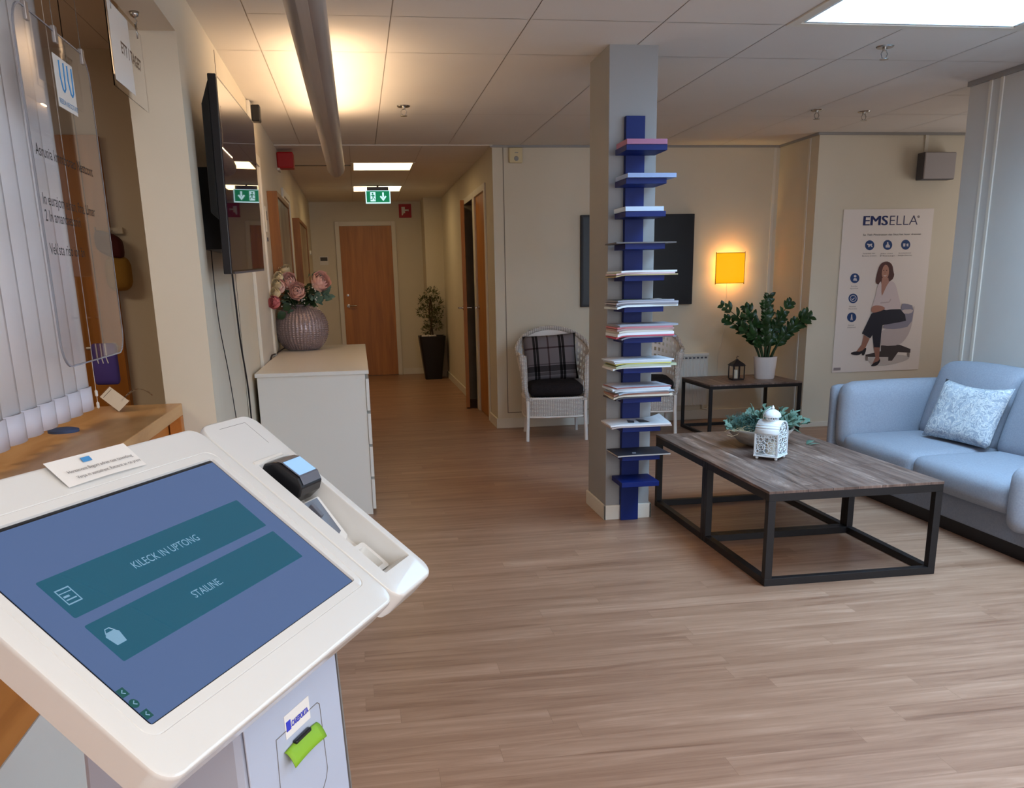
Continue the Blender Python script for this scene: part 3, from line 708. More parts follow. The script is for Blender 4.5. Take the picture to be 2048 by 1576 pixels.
# ================================================================== CORRIDOR PLANT
PXc, PYc = .985, 12.80
t = thing('potted_tree', 'small leafy tree in a tall tapered black planter at the corridor end', 'plant', (PXc, PYc, 0))
def sq(h, z, r=.03): return [(PXc+x, PYc+y, z) for x, y in rrect(-h, h, -h, h, r, 3)]
MB().loft([sq(.115, .0), sq(.185, .60), sq(.165, .60), sq(.16, .56)], True, True).build('planter', M['potblack'], t, smooth=True)
sq_ = sq(.155, .575); MB().loft([sq(.158, .565), sq(.156, .585)]).build('soil', M['soil'], t)
mb = MB()
for k in range(14):
    a = rnd.uniform(0, 2*PI); r = rnd.uniform(.02, .12); s = rnd.uniform(.018, .03)
    mb.soft((PXc+r*math.cos(a), PYc+r*math.sin(a), .595), (s, s*.8, s*.6), s*.5, n=3)
o = mb.build('white_pebbles', M['potwhite'], t, smooth='all'); o['kind'] = 'stuff'
mb = MB()
for s in (0, PI):
    mb.tube([(PXc+.018*math.cos(z*9+s), PYc+.018*math.sin(z*9+s), .58+z) for z in [k*.04 for k in range(15)]], .011, 7)
mb.build('braided_trunk', M['bark'], t, smooth='all')
mb = MB()
blobs = [((.02, 0, 1.16), .10, 1.0), ((.06, 0, 1.03), .12, 1.2), ((-.10, 0, 1.08), .06, .8), ((-.13, 0, .93), .07, .7), ((.0, 0, .93), .11, .8), ((.09, 0, .90), .09, .8), ((-.02, 0, .80), .08, .7), ((-.07, 0, .68), .06, .7), ((.08, 0, .74), .07, .8)]
for (bx, by, bz), br, wgt in blobs:
    for k in range(int(150*wgt)):
        d = Vector((rnd.gauss(0, 1), rnd.gauss(0, 1), rnd.gauss(0, 1))).normalized()
        p = Vector((PXc+bx, PYc+by, bz))+d*br*rnd.uniform(.45, 1.05)
        leafm(mb, p, p+(d+Vector((0, 0, .3))).normalized()*rnd.uniform(.025, .042), .0075, (rnd.uniform(-1, 1), rnd.uniform(-1, 1), 1), n=2)
mb.build('foliage', M['shrub'], t)

# ================================================================== RECEPTION
CX = -.69
t = thing('reception_counter', 'oak reception counter in the wall opening behind the kiosk', 'counter', (-1.0, 2, 0))
B(-1.28, CX, -1.8, YJ-.002, .86, .905).build('worktop', M['counter'], t, bevel=.003)
B(-1.26, CX-.05, -1.8, YJ-.02, .50, .86).build('front_panel', M['counterfront'], t)
B(CX-.045, CX-.0, YJ-.05, YJ-.004, .10, .86).build('end_leg', M['counterfront'], t, bevel=.002)
B(CX-.045, CX-.002, 1.0, 3.0, .50, .858).build('lower_fascia', M['counterfront'], t)
B(-1.26, CX, -1.8, YJ-.06, .0, .498).build('plinth_panel', M['white'], t)
# vertical blinds
BX = -.905
t = thing('vertical_blinds', 'white vertical slat blinds hanging closed over the reception counter', 'blinds', (BX, 2, .93))
ys = [3.147-.125*k for k in range(34)]
B(BX-.03, BX+.03, -1.0, 3.19, 2.35, 2.40).build('headrail', M['white'], t)
for i, y in enumerate(ys):
    def sl(u, v, y=y): 
        s = u-.5; return (BX+.005*math.cos(s*PI)-.006+.014*s, y-.065+s*.135, .985+v*1.37)
    s_ = MB().grid(sl, 8, 2).build('slat', M['blind'], t, smooth='all', thick=.0012)
    def wf(u, v, y=y):
        s = u-.5; return (BX+.016*math.cos(s*PI)-.008+.03*s, y-.065+s*.128, .945+v*.075)
    MB().grid(wf, 8, 1).build('slat_weight', M['blindw'], s_, smooth='all', thick=.006)
mb = MB(); mb.tube([(BX+.012, 3.185, 2.36), (BX+.012, 3.185, .96)], .0009, 5)
for z in (.96, 1.0): mb.lathe([(.001, 0), (.005, .004), (.005, .02), (.001, .024)], (BX+.012, 3.185, z-.02), 8)
mb.build('control_chain', M['white'], t)
# acrylic spit guard with printed text
AX = -.76
t = thing('acrylic_screen', 'clear acrylic guard with rounded corners and printed text hanging over the counter', 'screen', (AX, 2.78, 1.13))
TA = frame((AX, 2.46, 1.133), (0, 1, 0), (0, 0, 1), (1, 0, 0))
aw, ah = .625, .865
o_ = rrect(0, aw, 0, ah, .07, 8); i_ = rrect(.004, aw-.004, .004, ah-.004, .067, 8)
MB().loft([loop(i_, -.002), loop(i_, .002)]).build('pane', M['acrylic'], t, T=TA)
MB().loft([loop(o_, -.0025), loop(o_, .0025), loop(i_, .0025), loop(i_, -.0025), loop(o_, -.0025)], False, False).build('edge', M['acrylic_edge'], t, T=TA)
for u in (.1, .335, .60):
    w0 = MB(); w0.tube([(AX, 2.46+u*.93+.01, 1.133+ah), (AX, 2.46+u*.93+.01, 2.42)], .0012, 5); w0.build('hanging_wire', M['chrome'], t)
    MB().box(u*.93, u*.93+.022, ah-.03, ah+.012, -.006, .006).build('wire_clip', M['alu'], t, T=TA, bevel=.002)
for s, v in (('Asrunia kmntbonao Nestcont', .52), ('In eurajom elnan, fina. Umar', .405), ('2 In amandaesonin', .365), ("Vek'sta riso ion \u00e4n", .285)):
    text('lettering', s, .040, M['inkblack'], frame(TA((.02, v, .003)), (0, 1, 0), (0, 0, 1), (1, 0, 0)), t, sx=1.02 if v > .5 else 1.0)
B(AX+.0022, AX+.003, 2.73, 2.90, 1.805, 1.935).build('logo_sticker', M['paper'], t)
mb = MB()
for k in range(2):
    cx = .04+k*.07
    pts = [(cx-.022+.003*0, .09), (cx-.024, .05), (cx-.012, .02), (cx+.0, .015), (cx+.012, .025), (cx+.016, .09)]
    mb.tube([(x, y, 0) for x, y in pts], .0022, 5)
mb.build('logo_mark', M['logoblue'], t, T=frame((AX+.004, 2.755, 1.835), (0, 1, 0), (0, 0, 1), (1, 0, 0)))
text('logo_lettering', 'REEDA NECCITATE', .019, M['logoblue'], frame((AX+.0035, 2.74, 1.815), (0, 1, 0), (0, 0, 1), (1, 0, 0)), t)
# small hanging sign
t = thing('hanging_sign', 'small clear hanging sign reading ETT I TAGET under the opening lintel', 'sign', (-.66, 3.15, 1.886))
TS = frame((-.655, 2.93, 1.895), (0, 1, 0), (0, 0, 1), (1, 0, 0))
MB().box(0, .44, 0, .235, -.0015, .0015).build('pane', M['acrylic'], t, T=TS)
MB().box(.02, .26, .02, .232, .0016, .0022).build('paper_insert', M['paper'], t, T=TS)
text('lettering', 'ETT I TAGET', .046, cmat(96, 76, 62), frame(TS((.13, .115, .0026)), (0, 1, 0), (0, 0, 1), (1, 0, 0)), t, bold=.001)
for u in (.06, .39):
    mb = MB(); y = 2.93+u; mb.lathe([(.001, 0), (.016, 0), (.012, -.012), (.004, -.018)], (-.655, y, 2.186), 14)
    mb.tube([(-.655, y, 2.172), (-.651, y+.006, 2.16), (-.655, y, 2.148), (-.657, y-.004, 2.155)], .0018, 6)
    mb.tube([(-.655, y, 2.15), (-.655, y, 2.108)], .0035, 8); mb.build('ceiling_hook', M['chrome'], t, smooth='all')
# clutter behind the counter
mb = MB(); mb.box(-1.45, -.80, 4.93, 4.998, 0, 2.08)
t = thing('office_door', 'wooden door seen through the acrylic guard in the reception office', 'door', (-1.4, 4.95, 0))
B(-1.62, -1.22, 4.94, 4.995, .005, 2.06).build('leaf', M['door'], t, bevel=.002)
lever(t, frame((-1.27, 4.94, 1.04), (-1, 0, 0), (0, 0, 1), (0, -1, 0)))
hk = thing('coat_rack', 'wall rail of hooks on the office wall beside the wooden door', 'coat rack', (-1.2, 4.98, 1.6))
B(-1.32, -1.16, 4.97, 4.998, 1.60, 1.63).build('rail', M['wall'], hk)
for x in (-1.28, -1.21): MB().tube([(x, 4.97, 1.615), (x, 4.93, 1.60), (x, 4.92, 1.63)], .004, 6).build('hook', M['chrome'], hk)
tag(MB().soft((-1.215, 4.90, 1.545), (.065, .05, .05), .03, (.0, .0, .01), 5, fn=lambda p: p+Vector((0, 0, -p.x*.35))).build('red_cap', M['reddark'], smooth='all', weld=True), 'dark red cap hung on the office wall right of the acrylic guard', 'cap')
tag(MB().soft((-1.19, 4.91, 1.405), (.065, .05, .085), .05, (.0, .01, .0), 6).build('shoulder_bag', M['mustard'], smooth='all', weld=True), 'rounded mustard yellow bag hung below the dark red cap', 'bag')
t = thing('fabric_bag', 'purple fabric bag with pale cords hanging above the counter end', 'bag', (-1.03, 3.95, .96))
MB().soft((-1.055, 3.95, 1.03), (.05, .02, .085), .015, (0, .01, 0), 5).build('body', M['purple'], t, smooth='all', weld=True)
for k in range(3): MB().tube([(-1.08+.018*k, 3.925, 1.115), (-1.078+.018*k, 3.92, 1.06), (-1.074+.019*k, 3.92, 1.035)], .0022, 5).build('cord', M['paper'], t)
MB().tube([(-1.055, 3.95, 1.10), (-1.055, 3.96, 1.35), (-1.055, 3.97, 2.4)], .002, 5).build('hanging_cord', M['black'], t)
t = thing('leaflet_holder', 'small clear leaflet stand with a tilted paper card on the counter end', 'leaflet holder', (-.95, 3.42, .905))
ca, cb, cc, cd_ = [Vector(v) for v in ((-.871, 3.35, .907), (-.845, 3.343, .930), (-.878, 3.305, .975), (-.957, 3.451, .950))]
cn = (cb-ca).cross(cd_-ca).normalized()
pa, pu, pw = ca, (cd_-ca), (cb-ca)
TL_ = lambda p: pa+pu*p[0]+pw*p[1]*1.6+Vector((.3, -.2, .9)).normalized()*p[2]
MB().box(-.04, 1.04, -.06, 1.06, -.0015, -.0003).build('back_plate', M['acrylic'], t, T=TL_)
MB().box(0, 1, 0, 1, 0, .0008).build('card', M['paper'], t, T=TL_)
MB().box(.86, .88, .1, .9, .0009, .0012).build('card_print', M['ink'], t, T=TL_)
def cf(u, v):
    return (-.86+.10*u-.03*v, 3.36+.16*v+.03*u, .907+.075*math.sin(PI*min(1, u*.62+.16))*(1-.25*v))
MB().grid(cf, 8, 3).build('clear_fold', M['acrylic'], t, thick=.002, smooth='all')
tag(MB().lathe([(.001, 0), (.045, 0), (.045, .008), (.03, .012), (.001, .012)], (-.93, 2.92, .905), 24).build('blue_disc', nmat('blue_rubber', srgb(60, 80, 120), .6), smooth=True), 'small blue round disc lying on the counter under the blinds', 'disc')

# ================================================================== KIOSK
KO = Vector((-.42390604, .93089216, 1.0877577)); KU = Vector((.43491468, .90047166, 0)); KV = Vector((.70941239, -.34263584, -.61590157)); KN = Vector((.55460191, -.26786464, .78782312))
TK = lambda p: KO+KU*p[0]+KV*p[1]+KN*p[2]
t = thing('checkin_kiosk', 'white self service check-in kiosk with a tilted touch screen in the foreground', 'kiosk', (-.05, 1.15, 0))
def lp(x0, x1, y0, y1, r, z, n=6): return loop(rrect(x0, x1, y0, y1, r, n), z)
A0, A1, B0, B1 = -.041, .4895, -.063, .338
SW, SH = .452, .2785
MB().loft([lp(A0+.02, A1-.0, B0+.02, B1-.02, .02, -.052), lp(A0+.004, A1, B0+.004, B1-.004, .024, -.045), lp(A0, A1, B0, B1, .026, -.006), lp(A0+.002, A1-.0005, B0+.002, B1-.002, .024, -.0015), lp(A0+.006, A1-.003, B0+.006, B1-.006, .021, 0),
           lp(-.0135, SW+.0135, -.0135, SH+.0135, .018, 0), lp(-.0128, SW+.0128, -.0128, SH+.0128, .017, -.0012), lp(-.0118, SW+.0118, -.0118, SH+.0118, .017, -.0002),
           lp(0, SW, 0, SH, .004, -.0005), lp(.001, SW-.001, .001, SH-.001, .003, -.005)], True, True).build('housing', M['kiosk'], t, T=TK, smooth=True)
MB().loft([lp(.001, SW-.001, .001, SH-.001, .003, -.0049), lp(.001, SW-.001, .001, SH-.001, .003, -.0040)]).build('screen_border', M['blackplastic'], t, T=TK)
scr = MB().box(.005, SW-.004, .006, SH-.002, -.0039, -.0030).build('screen', M['screen'], t, T=TK)
for v0, v1, s, u in ((.080, .1365, 'KILECK IN UPTONG', .161), (.149, .205, 'STAILINE.', .192)):
    b_ = MB().loft([lp(.042, .4125, v0, v1, .002, -.0029, 2), lp(.042, .4125, v0, v1, .002, -.0026, 2)]).build('button', M['btn'], scr, T=TK)
    vm = (v0+v1)/2
    text('button_lettering', s, .0150, M['btntext'], frame(TK((u, vm+.0052, -.0024)), KU, -KV, KN), scr, sx=.93 if u < .17 else .90)
mb = MB(); q = lambda x0, x1, y0, y1: mb.box(x0, x1, y0, y1, -.0025, -.0023)
for a in ((.050, .070, .098, .0995), (.050, .070, .1185, .12), (.050, .0513, .098, .12), (.0687, .070, .098, .12), (.051, .069, .1035, .1045), (.053, .061, .108, .1105), (.053, .067, .113, .1145)): q(*a)
mb.build('form_icon', M['btntext'], scr, T=TK)
mb = MB(); mb.prism([(.050, .172), (.054, .168), (.066, .168), (.070, .172), (.067, .186), (.053, .186)], -.0025, -.0023); mb.tube([(.053, .169, -.0024), (.057, .1635, -.0024), (.063, .1635, -.0024), (.067, .169, -.0024)], .0006, 4)
mb.build('basket_icon', M['btntext'], scr, T=TK)
for k, v in enumerate((.233, .249, .2655)):
    mb = MB()
    if k == 1: mb.loft([loop([(.009+.0055*math.cos(a*PI/8), v+.0055*math.sin(a*PI/8)) for a in range(16)], z) for z in (-.0029, -.0026)])
    else: mb.box(.0045, .0145, v-.0052, v+.0052, -.0029, -.0026)
    mb.build('navigation_icon', M['icongreen'], scr, T=TK)
    mb = MB(); mb.tube([(.011, v-.0025, -.0024), (.008, v, -.0024), (.011, v+.0025, -.0024)], .0006, 4); mb.build('navigation_arrow', M['btntext'], scr, T=TK)
def wn(o):
    md = o.modifiers.new('wn', 'WEIGHTED_NORMAL'); md.keep_sharp = True; md.weight = 90
for o in t.children:
    if o.name.startswith('housing'): wn(o)
# side panel with recess
E0, E1 = .4905, .6365
R0, R1, Q0, Q1 = .523, .6165, .040, .298
MB().loft([lp(E0, E1-.02, B0+.02, B1, .02, -.052), lp(E0, E1-.003, B0+.003, B1+.003, .026, -.045), lp(E0, E1, B0, B1+.006, .028, -.006), lp(E0+.0005, E1-.002, B0+.002, B1+.004, .026, -.0015), lp(E0+.002, E1-.005, B0+.005, B1+.001, .023, 0),
           lp(R0, R1, Q0, Q1, .003, 0), lp(R0+.001, R1-.001, Q0+.001, Q1-.001, .003, -.002), lp(R0+.001, R1-.004, Q0+.012, Q1-.02, .003, -.046)], True, True).build('side_panel', M['kiosk'], t, T=TK, smooth=True)
mb = MB(); z = .0002
for a in ((.530, .600, -.046, -.0454), (.600, .6006, -.046, .006)): mb.box(*a, -.0003, z)
mb.build('service_flap_seam', M['kioskdark'], t, T=TK)
MB().box(.517, .60, .0325, .037, -.001, .0015).build('recess_lip', M['white'], t, T=TK)
for o in t.children:
    if o.name.startswith('side_panel'): wn(o)
# card terminal
tm = MB()
pf = [(.043, -.03), (.040, -.002), (.050, .010), (.060, .016), (.098, .018), (.112, .010), (.117, -.004), (.112, -.03)]
tm.loft([[(u, v, n) for v, n in pf] for u in (.538, .605)])
term = tm.build('card_terminal', M['blackplastic'], t, T=TK, bevel=.003)
MB().loft([[(u, v, n) for v, n in [(.052, .0125), (.060, .0172), (.098, .0192), (.110, .0122)]] for u in (.5445, .6015)], closed=False, cap0=False, cap1=False).build('terminal_bezel', M['greyplastic'], term, T=TK)
MB().box(.548, .599, .062, .095, .0, .0009).build('terminal_display', M['terminal'], term, T=lambda p: TK((p[0], p[1], p[2]+.0174+(p[1]-.060)*.053)))
MB().loft([[(.53, .120, -.028), (.606, .120, -.028), (.606, .20, -.040), (.53, .23, -.040)], [(.532, .122, -.016), (.602, .122, -.016), (.595, .20, -.032), (.532, .225, -.034)]]).build('card_tray', M['kiosk'], t, T=TK, bevel=.003)
cs = MB().loft([[(.535, .126, -.0155), (.590, .126, -.0155), (.584, .190, -.0295), (.535, .205, -.032)], [(.535, .126, -.0145), (.590, .126, -.0145), (.584, .190, -.0285), (.535, .205, -.031)]]).build('card_slot', M['greyplastic'], t, T=TK)
MB().loft([[(.553, .134, -.018), (.563, .134, -.018), (.563, .158, -.022), (.553, .158, -.022)], [(.553, .134, -.010), (.563, .134, -.010), (.563, .158, -.0135), (.553, .158, -.0135)]]).build('card_slot_ridge', M['greyplastic'], cs, T=TK, bevel=.001)
mb = MB(); mb.loft([lp(.54, .605, .225, .283, .006, -.0455, 3), lp(.54, .605, .225, .283, .006, -.030, 3), lp(.548, .597, .233, .275, .006, -.030, 3), lp(.550, .595, .235, .273, .006, -.044, 3)], False, True)
mb.build('receipt_scoop', M['kiosk'], t, T=TK, smooth=True)
# paper note lying on the housing
TP = frame(TK((.182, -.0195, .0025)), (KU*.9995+KV*.0), -KV*.97+KN*.10, KN)
note = thing('paper_note', 'white paper note with printed lines taped to the kiosk top edge', 'note', tuple(TK((.25, -.02, 0))))
def nf(u, v): return (u*.140+.004*(1-v), v*.042, .0035*math.sin(u*PI)*(1-v)*.6+.001)
MB().grid(nf, 10, 4).build('sheet', M['paper'], note, T=TP, thick=.0004)
text('lettering', 'Hereanvant Begort adren cast taxxedsug', .0068, M['ink'], frame(TP((.016, .016, .0046)), KU, -KV, KN), note, sx=1.02)
text('lettering', 'Verpa m xantadrent. Retotrst an rat prent', .0068, M['ink'], frame(TP((.022, .0055, .0052)), KU, -KV, KN), note, sx=.98)
MB().box(.052, .067, .0275, .0345, .0035, .0042).build('printed_logo', M['logoblue'], note, T=TP)
# stand
VH = Vector((KU.y, -KU.x, 0)); 
def TSD(p): return Vector((KO.x, KO.y, 0))+KU*p[0]+VH*p[1]+Vector((0, 0, p[2]))
sd = .18
st = MB(); st.hexa([(.175, -.10, 0), (.505, -.10, 0), (.505, sd+.02, 0), (.175, sd+.02, 0), (.195, -.06, .9), (.432, -.06, .9), (.432, sd, .87), (.195, sd, .87)])
stand = st.build('stand', M['kioskstand'], t, T=TSD, bevel=.012)
def SF(u, z, d=0):
    k = (.87-z)/.87; return (u, sd+.02*k+d, z)
def fr(poly, d0, d1): return MB().loft([[SF(u, z, d0) for u, z in poly], [SF(u, z, d1) for u, z in poly]])
fr([(.197, .05), (.455, .05), (.437, .86), (.197, .86)], .0005, .003).build('front_door', M['kioskstand'], t, T=TSD, bevel=.001)
fr([(.4625, .05), (.466, .05), (.4425, .86), (.439, .86)], .0, .0034).build('door_joint', M['kioskdark'], t, T=TSD)
hd = [(.262, .755), (.374, .755), (.380, .750), (.384, .645), (.378, .632), (.35, .605), (.255, .605)]
inn = [(u+(.32-u)*.012, z+(.68-z)*.012) for u, z in hd]
mb = MB(); mb.loft([[SF(u, z, .0032) for u, z in hd], [SF(u, z, .0038) for u, z in hd], [SF(u, z, .0038) for u, z in inn], [SF(u, z, .0032) for u, z in inn]], False, False)
mb.build('printer_hatch_joint', M['kioskdark'], t, T=TSD)
TFt = frame(TSD(SF(.292, .748, .0042)), KU, (0, 0, 1), VH)
fr([(.286, .742), (.352, .742), (.352, .776), (.286, .776)], .0032, .0036).build('brand_sticker', M['paper'], t, T=TSD)
text('sticker_lettering', 'CAREPORTA', .0115, M['logosky'], frame(TSD(SF(.302, .754, .0042)), KU, (0, 0, 1), VH), t, bold=.0004, sx=.68)
fr([(.289, .752), (.300, .752), (.300, .766), (.289, .766)], .0036, .0042).build('sticker_mark', M['logosky'], t, T=TSD)
slp = MB().grid(lambda u, v: tuple(Vector(SF(.277+u*.088, .722, 0))+Vector((0, .004+.015*v, .006-.020*v*v+.003*math.sin(u*3)))), 8, 6).build('ticket_slip', M['green_slip'], T=TSD, thick=.0008, smooth='all')
tag(slp, 'green paper ticket sticking out of the kiosk front slot', 'ticket')
fr([(.300, .728), (.342, .728), (.342, .734), (.300, .734)], .0034, .010).build('printer_slot', M['blackplastic'], t, T=TSD, bevel=.002)

# ================================================================== MAGAZINE TOWER
t = thing('magazine_tower', 'tall blue shelf tower with twelve small shelves on the grey column', 'shelf', (1.444, 4.65, 0))
B(1.394, 1.494, 4.722, 4.7575, .0, 2.122).build('post', M['blue'], t, bevel=.001)
ZS = [1.96, 1.805, 1.65, 1.495, 1.34, 1.185, 1.03, .875, .72, .565, .41, .264]
for z in ZS: B(1.338, 1.547, 4.523, 4.721, z-.027, z).build('shelf', M['blue'], t, bevel=.0015)
ORD = ['top', 'second', 'third', 'fourth', 'fifth', 'sixth', 'seventh', 'eighth', 'ninth', 'tenth', 'eleventh']
POS = ['topmost', 'second from top', 'third from top', 'fourth from top', 'fifth from top', 'sixth from top', 'seventh from top', 'lowest']
def magazine(x, y, z, w_, d_, th, rz, cover, edge, droop, label, lift=0, kind='magazine', group=None, curl=0):
    mb = MB(); nu, nv = 12, 4; cr, sr = math.cos(rz), math.sin(rz)
    def P(u, v, top):
        a = (u-.5)*w_; b = (v-.5)*d_
        over = max(0, -a-.10); ov2 = max(0, a-.11)
        dz = -droop*(over/.08)**2-lift*(ov2/.08)**2*-1+curl*(max(0, u-.7)/.3)**2*v
        return (x+a*cr-b*sr, y+a*sr+b*cr, z+dz+(th if top else 0))
    mb.m = 0; mb.grid(lambda u, v: P(u, v, 1), nu, nv)
    mb.m = 1; mb.grid(lambda u, v: P(u, v, 0), nu, nv)
    ring = [(i/nu, 0) for i in range(nu)]+[(1, j/nv) for j in range(nv)]+[(1-i/nu, 1) for i in range(nu)]+[(0, 1-j/nv) for j in range(nv)]
    mb.loft([[P(u, v, 0) for u, v in ring], [P(u, v, 1) for u, v in ring]], False, False)
    return tag(mb.build(kind, [cmat(*cover), cmat(*edge)], weld=True), label, kind, group)
W_, D_ = .31, .215
stacks = {
 4: [((200, 206, 214), (222, 226, 232), .009, 'white'), ((150, 190, 120), (214, 190, 196), .008, 'pink edged'), ((70, 60, 60), (176, 160, 120), .006, 'thin yellowish')],
 5: [((70, 74, 74), (150, 154, 168), .008, 'dark covered'), ((150, 150, 160), (176, 176, 186), .008, 'grey'), ((60, 60, 66), (130, 130, 140), .007, 'dark grey'), ((214, 220, 226), (216, 228, 232), .010, 'white edged')],
 6: [((150, 150, 160), (150, 156, 168), .010, 'grey'), ((190, 110, 120), (196, 120, 130), .008, 'pink'), ((170, 120, 124), (170, 140, 140), .009, 'dull pink'), ((190, 190, 190), (206, 200, 190), .010, 'off-white'), ((220, 224, 230), (226, 230, 236), .014, 'white'), ((190, 60, 84), (196, 84, 104), .007, 'red'), ((140, 140, 150), (120, 124, 140), .006, 'grey')],
 7: [((210, 216, 224), (214, 220, 228), .006, 'white'), ((190, 200, 210), (200, 206, 214), .008, 'pale grey'), ((180, 180, 120), (206, 200, 110), .006, 'yellow'), ((150, 160, 130), (176, 186, 160), .012, 'green edged'), ((220, 220, 220), (214, 216, 220), .008, 'white')],
 8: [((190, 190, 200), (150, 90, 90), .006, 'dark red edged'), ((210, 220, 230), (206, 216, 228), .009, 'pale blue'), ((200, 210, 220), (214, 220, 226), .008, 'white'), ((180, 190, 200), (160, 170, 184), .007, 'grey'), ((150, 110, 100), (150, 110, 96), .009, 'brown'), ((220, 216, 206), (214, 206, 190), .009, 'cream'), ((40, 40, 50), (60, 58, 64), .007, 'black')],
 9: [((208, 208, 212), (222, 222, 226), .008, 'white'), ((170, 150, 146), (176, 160, 156), .008, 'greyish pink')],
 10: [((34, 36, 48), (170, 164, 160), .007, 'dark')],
 3: [((40, 40, 48), (100, 96, 98), .007, 'thin dark')],
}
for si, st_ in stacks.items():
    z = ZS[si]+.0005; n = len(st_); top_first = list(enumerate(st_))
    for k, (cv, ed, th, nm) in reversed(top_first):
        rz = rnd.uniform(-.03, .03)+(.06 if k % 3 == 0 and n > 2 else 0); dx = rnd.uniform(-.012, .012)
        posn = POS[k] if (k < n-1 or n == 1) else 'lowest'
        lab = f'{nm} magazine on the {ORD[si]} shelf of the blue tower' if n == 1 else f'{nm} magazine, {posn} in the stack on the {ORD[si]} blue shelf'
        magazine(1.445+dx+(.008 if si < 7 else 0), 4.612, z, W_+rnd.uniform(-.02, .02), D_, th, rz, cv, ed, .006+.004*k if si != 3 else 0, lab, group=f'magazines on the {ORD[si]} shelf', curl=(.02 if si == 9 and k == 0 else 0))
        z += th+.0006
bk = magazine(1.442, 4.613, 1.9605, .205, .19, .024, 0, (176, 110, 140), (168, 112, 144), 0, 'thick pink and purple book on the top shelf of the blue tower', kind='book')
magazine(1.462, 4.60, 1.8055, .25, .205, .02, .02, (150, 176, 216), (150, 172, 214), 0, 'pale blue folder on the second shelf of the blue tower', kind='folder')
magazine(1.433, 4.615, 1.6505, .20, .19, .021, .03, (200, 220, 244), (196, 216, 240), 0, 'thick white paper pad on the third shelf of the blue tower', kind='notepad')
tag(B(1.50, 1.545, 4.55, 4.60, 1.2215, 1.2225).build('paper_tag', M['paper']), 'small pale tag lying on the dark magazine of the sixth shelf', 'tag')
def cover_print(parent, polys, col, z):
    mb = MB()
    for p in polys: flat(mb, p, z)
    mb.build('cover_print', cmat(*col), parent)
for o_m in list(bpy.data.objects):
    l_ = o_m.get('label', '')
    if l_.startswith('white magazine, topmost in the stack on the tenth'):
        cover_print(o_m, [[(1.38, 4.56), (1.41, 4.55), (1.43, 4.62), (1.40, 4.66)], [(1.44, 4.55), (1.50, 4.56), (1.49, 4.64), (1.45, 4.66)]], (60, 58, 62), .5835)
    if l_.startswith('dark magazine on the eleventh'):
        cover_print(o_m, [[(1.40, 4.54), (1.42, 4.54), (1.43, 4.58), (1.41, 4.58)]], (150, 150, 160), .4182)
    if l_.startswith('dark covered magazine, topmost in the stack on the sixth'):
        cover_print(o_m, [[(1.33, 4.53), (1.40, 4.53), (1.40, 4.57), (1.34, 4.57)]], (100, 130, 40), 1.2215)

# ================================================================== TABLES
def frame_table(name, label, x0, x1, y0, y1, h, mids, tube=.026, rz=0):
    t = thing(name, label, 'table', ((x0+x1)/2, (y0+y1)/2, 0))
    tp = .012
    top = B(x0, x1, y0, y1, h-tp, h)
    # board grain follows the long planks: mesh origin stays at the table centre
    top.build('tabletop', M['tabletop'], t, bevel=.001)
    e = .0
    mb = MB(); T_ = tube; zt = h-tp
    def rect(a, b, c, d, z0, z1):
        mb.box(a, b, c, c+T_, z0, z1); mb.box(a, b, d-T_, d, z0, z1); mb.box(a, a+T_, c+T_, d-T_, z0, z1); mb.box(b-T_, b, c+T_, d-T_, z0, z1)
    segs = [y0]+mids+[y1]
    for a, b in zip(segs, segs[1:]): rect(x0+.001, x1-.001, a+.0005, b-.0005, zt-T_, zt); rect(x0+.001, x1-.001, a+.0005, b-.0005, 0, T_)
    mb.build('frame_rails', M['blackmetal'], t, bevel=.0015)
    for a, b in zip(segs, segs[1:]):
        for x in (x0+.001, x1-.001-T_):
            for y in (a+.0005, b-.0005-T_): B(x, x+T_, y, y+T_, T_, zt-T_).build('leg', M['blackmetal'], t, bevel=.0015)
    return t
frame_table('coffee_table', 'low coffee table with weathered plank top and black steel frame by the sofa', 1.6888, 2.5099, 3.4953, 5.0166, .4311, [4.235], .034)
frame_table('side_table', 'dark wood side table with black steel frame in the far corner', 2.85, 3.67, 7.10, 7.78, .45, [], .026)
# white lantern
LX, LY, LZ, LR, LH = 2.012, 4.178, .4318, math.radians(-48), .0585
t = thing('candle_lantern', 'white metal lantern with filigree sides and domed top on the coffee table', 'lantern', (LX, LY, LZ), local=True, rz=LR)
def add_l(mb, name, mat, **k):
    return mb.build(name, mat, t, **k)
h = LH
mb = MB(); mb.box(-h-.006, h+.006, -h-.006, h+.006, .014, .022); add_l(mb, 'base', M['lanternwhite'], bevel=.002)
for sx_ in (-1, 1):
    for sy_ in (-1, 1): add_l(MB().lathe([(.002, 0), (.007, .002), (.008, .008), (.006, .014)], (sx_*h*.85, sy_*h*.85, 0), 12), 'foot', M['lanternwhite'], smooth=True)
mb = MB()
for sx_ in (-1, 1):
    for sy_ in (-1, 1): mb.box(sx_*h-.004, sx_*h+.004, sy_*h-.004, sy_*h+.004, .022, .13)
add_l(mb, 'corner_posts', M['lanternwhite'])
def ring2(mb, cx, cz, r, T, w_=.0022, a0=0, a1=2*PI, n=14):
    mb.tube([T(cx+r*math.cos(a0+(a1-a0)*k/n), cz+r*math.sin(a0+(a1-a0)*k/n)) for k in range(n+1)], w_, 5)
faces = [lambda a, z: (a, -h, z), lambda a, z: (a, h, z), lambda a, z: (h, a, z), lambda a, z: (-h, a, z)]
hgt = .155
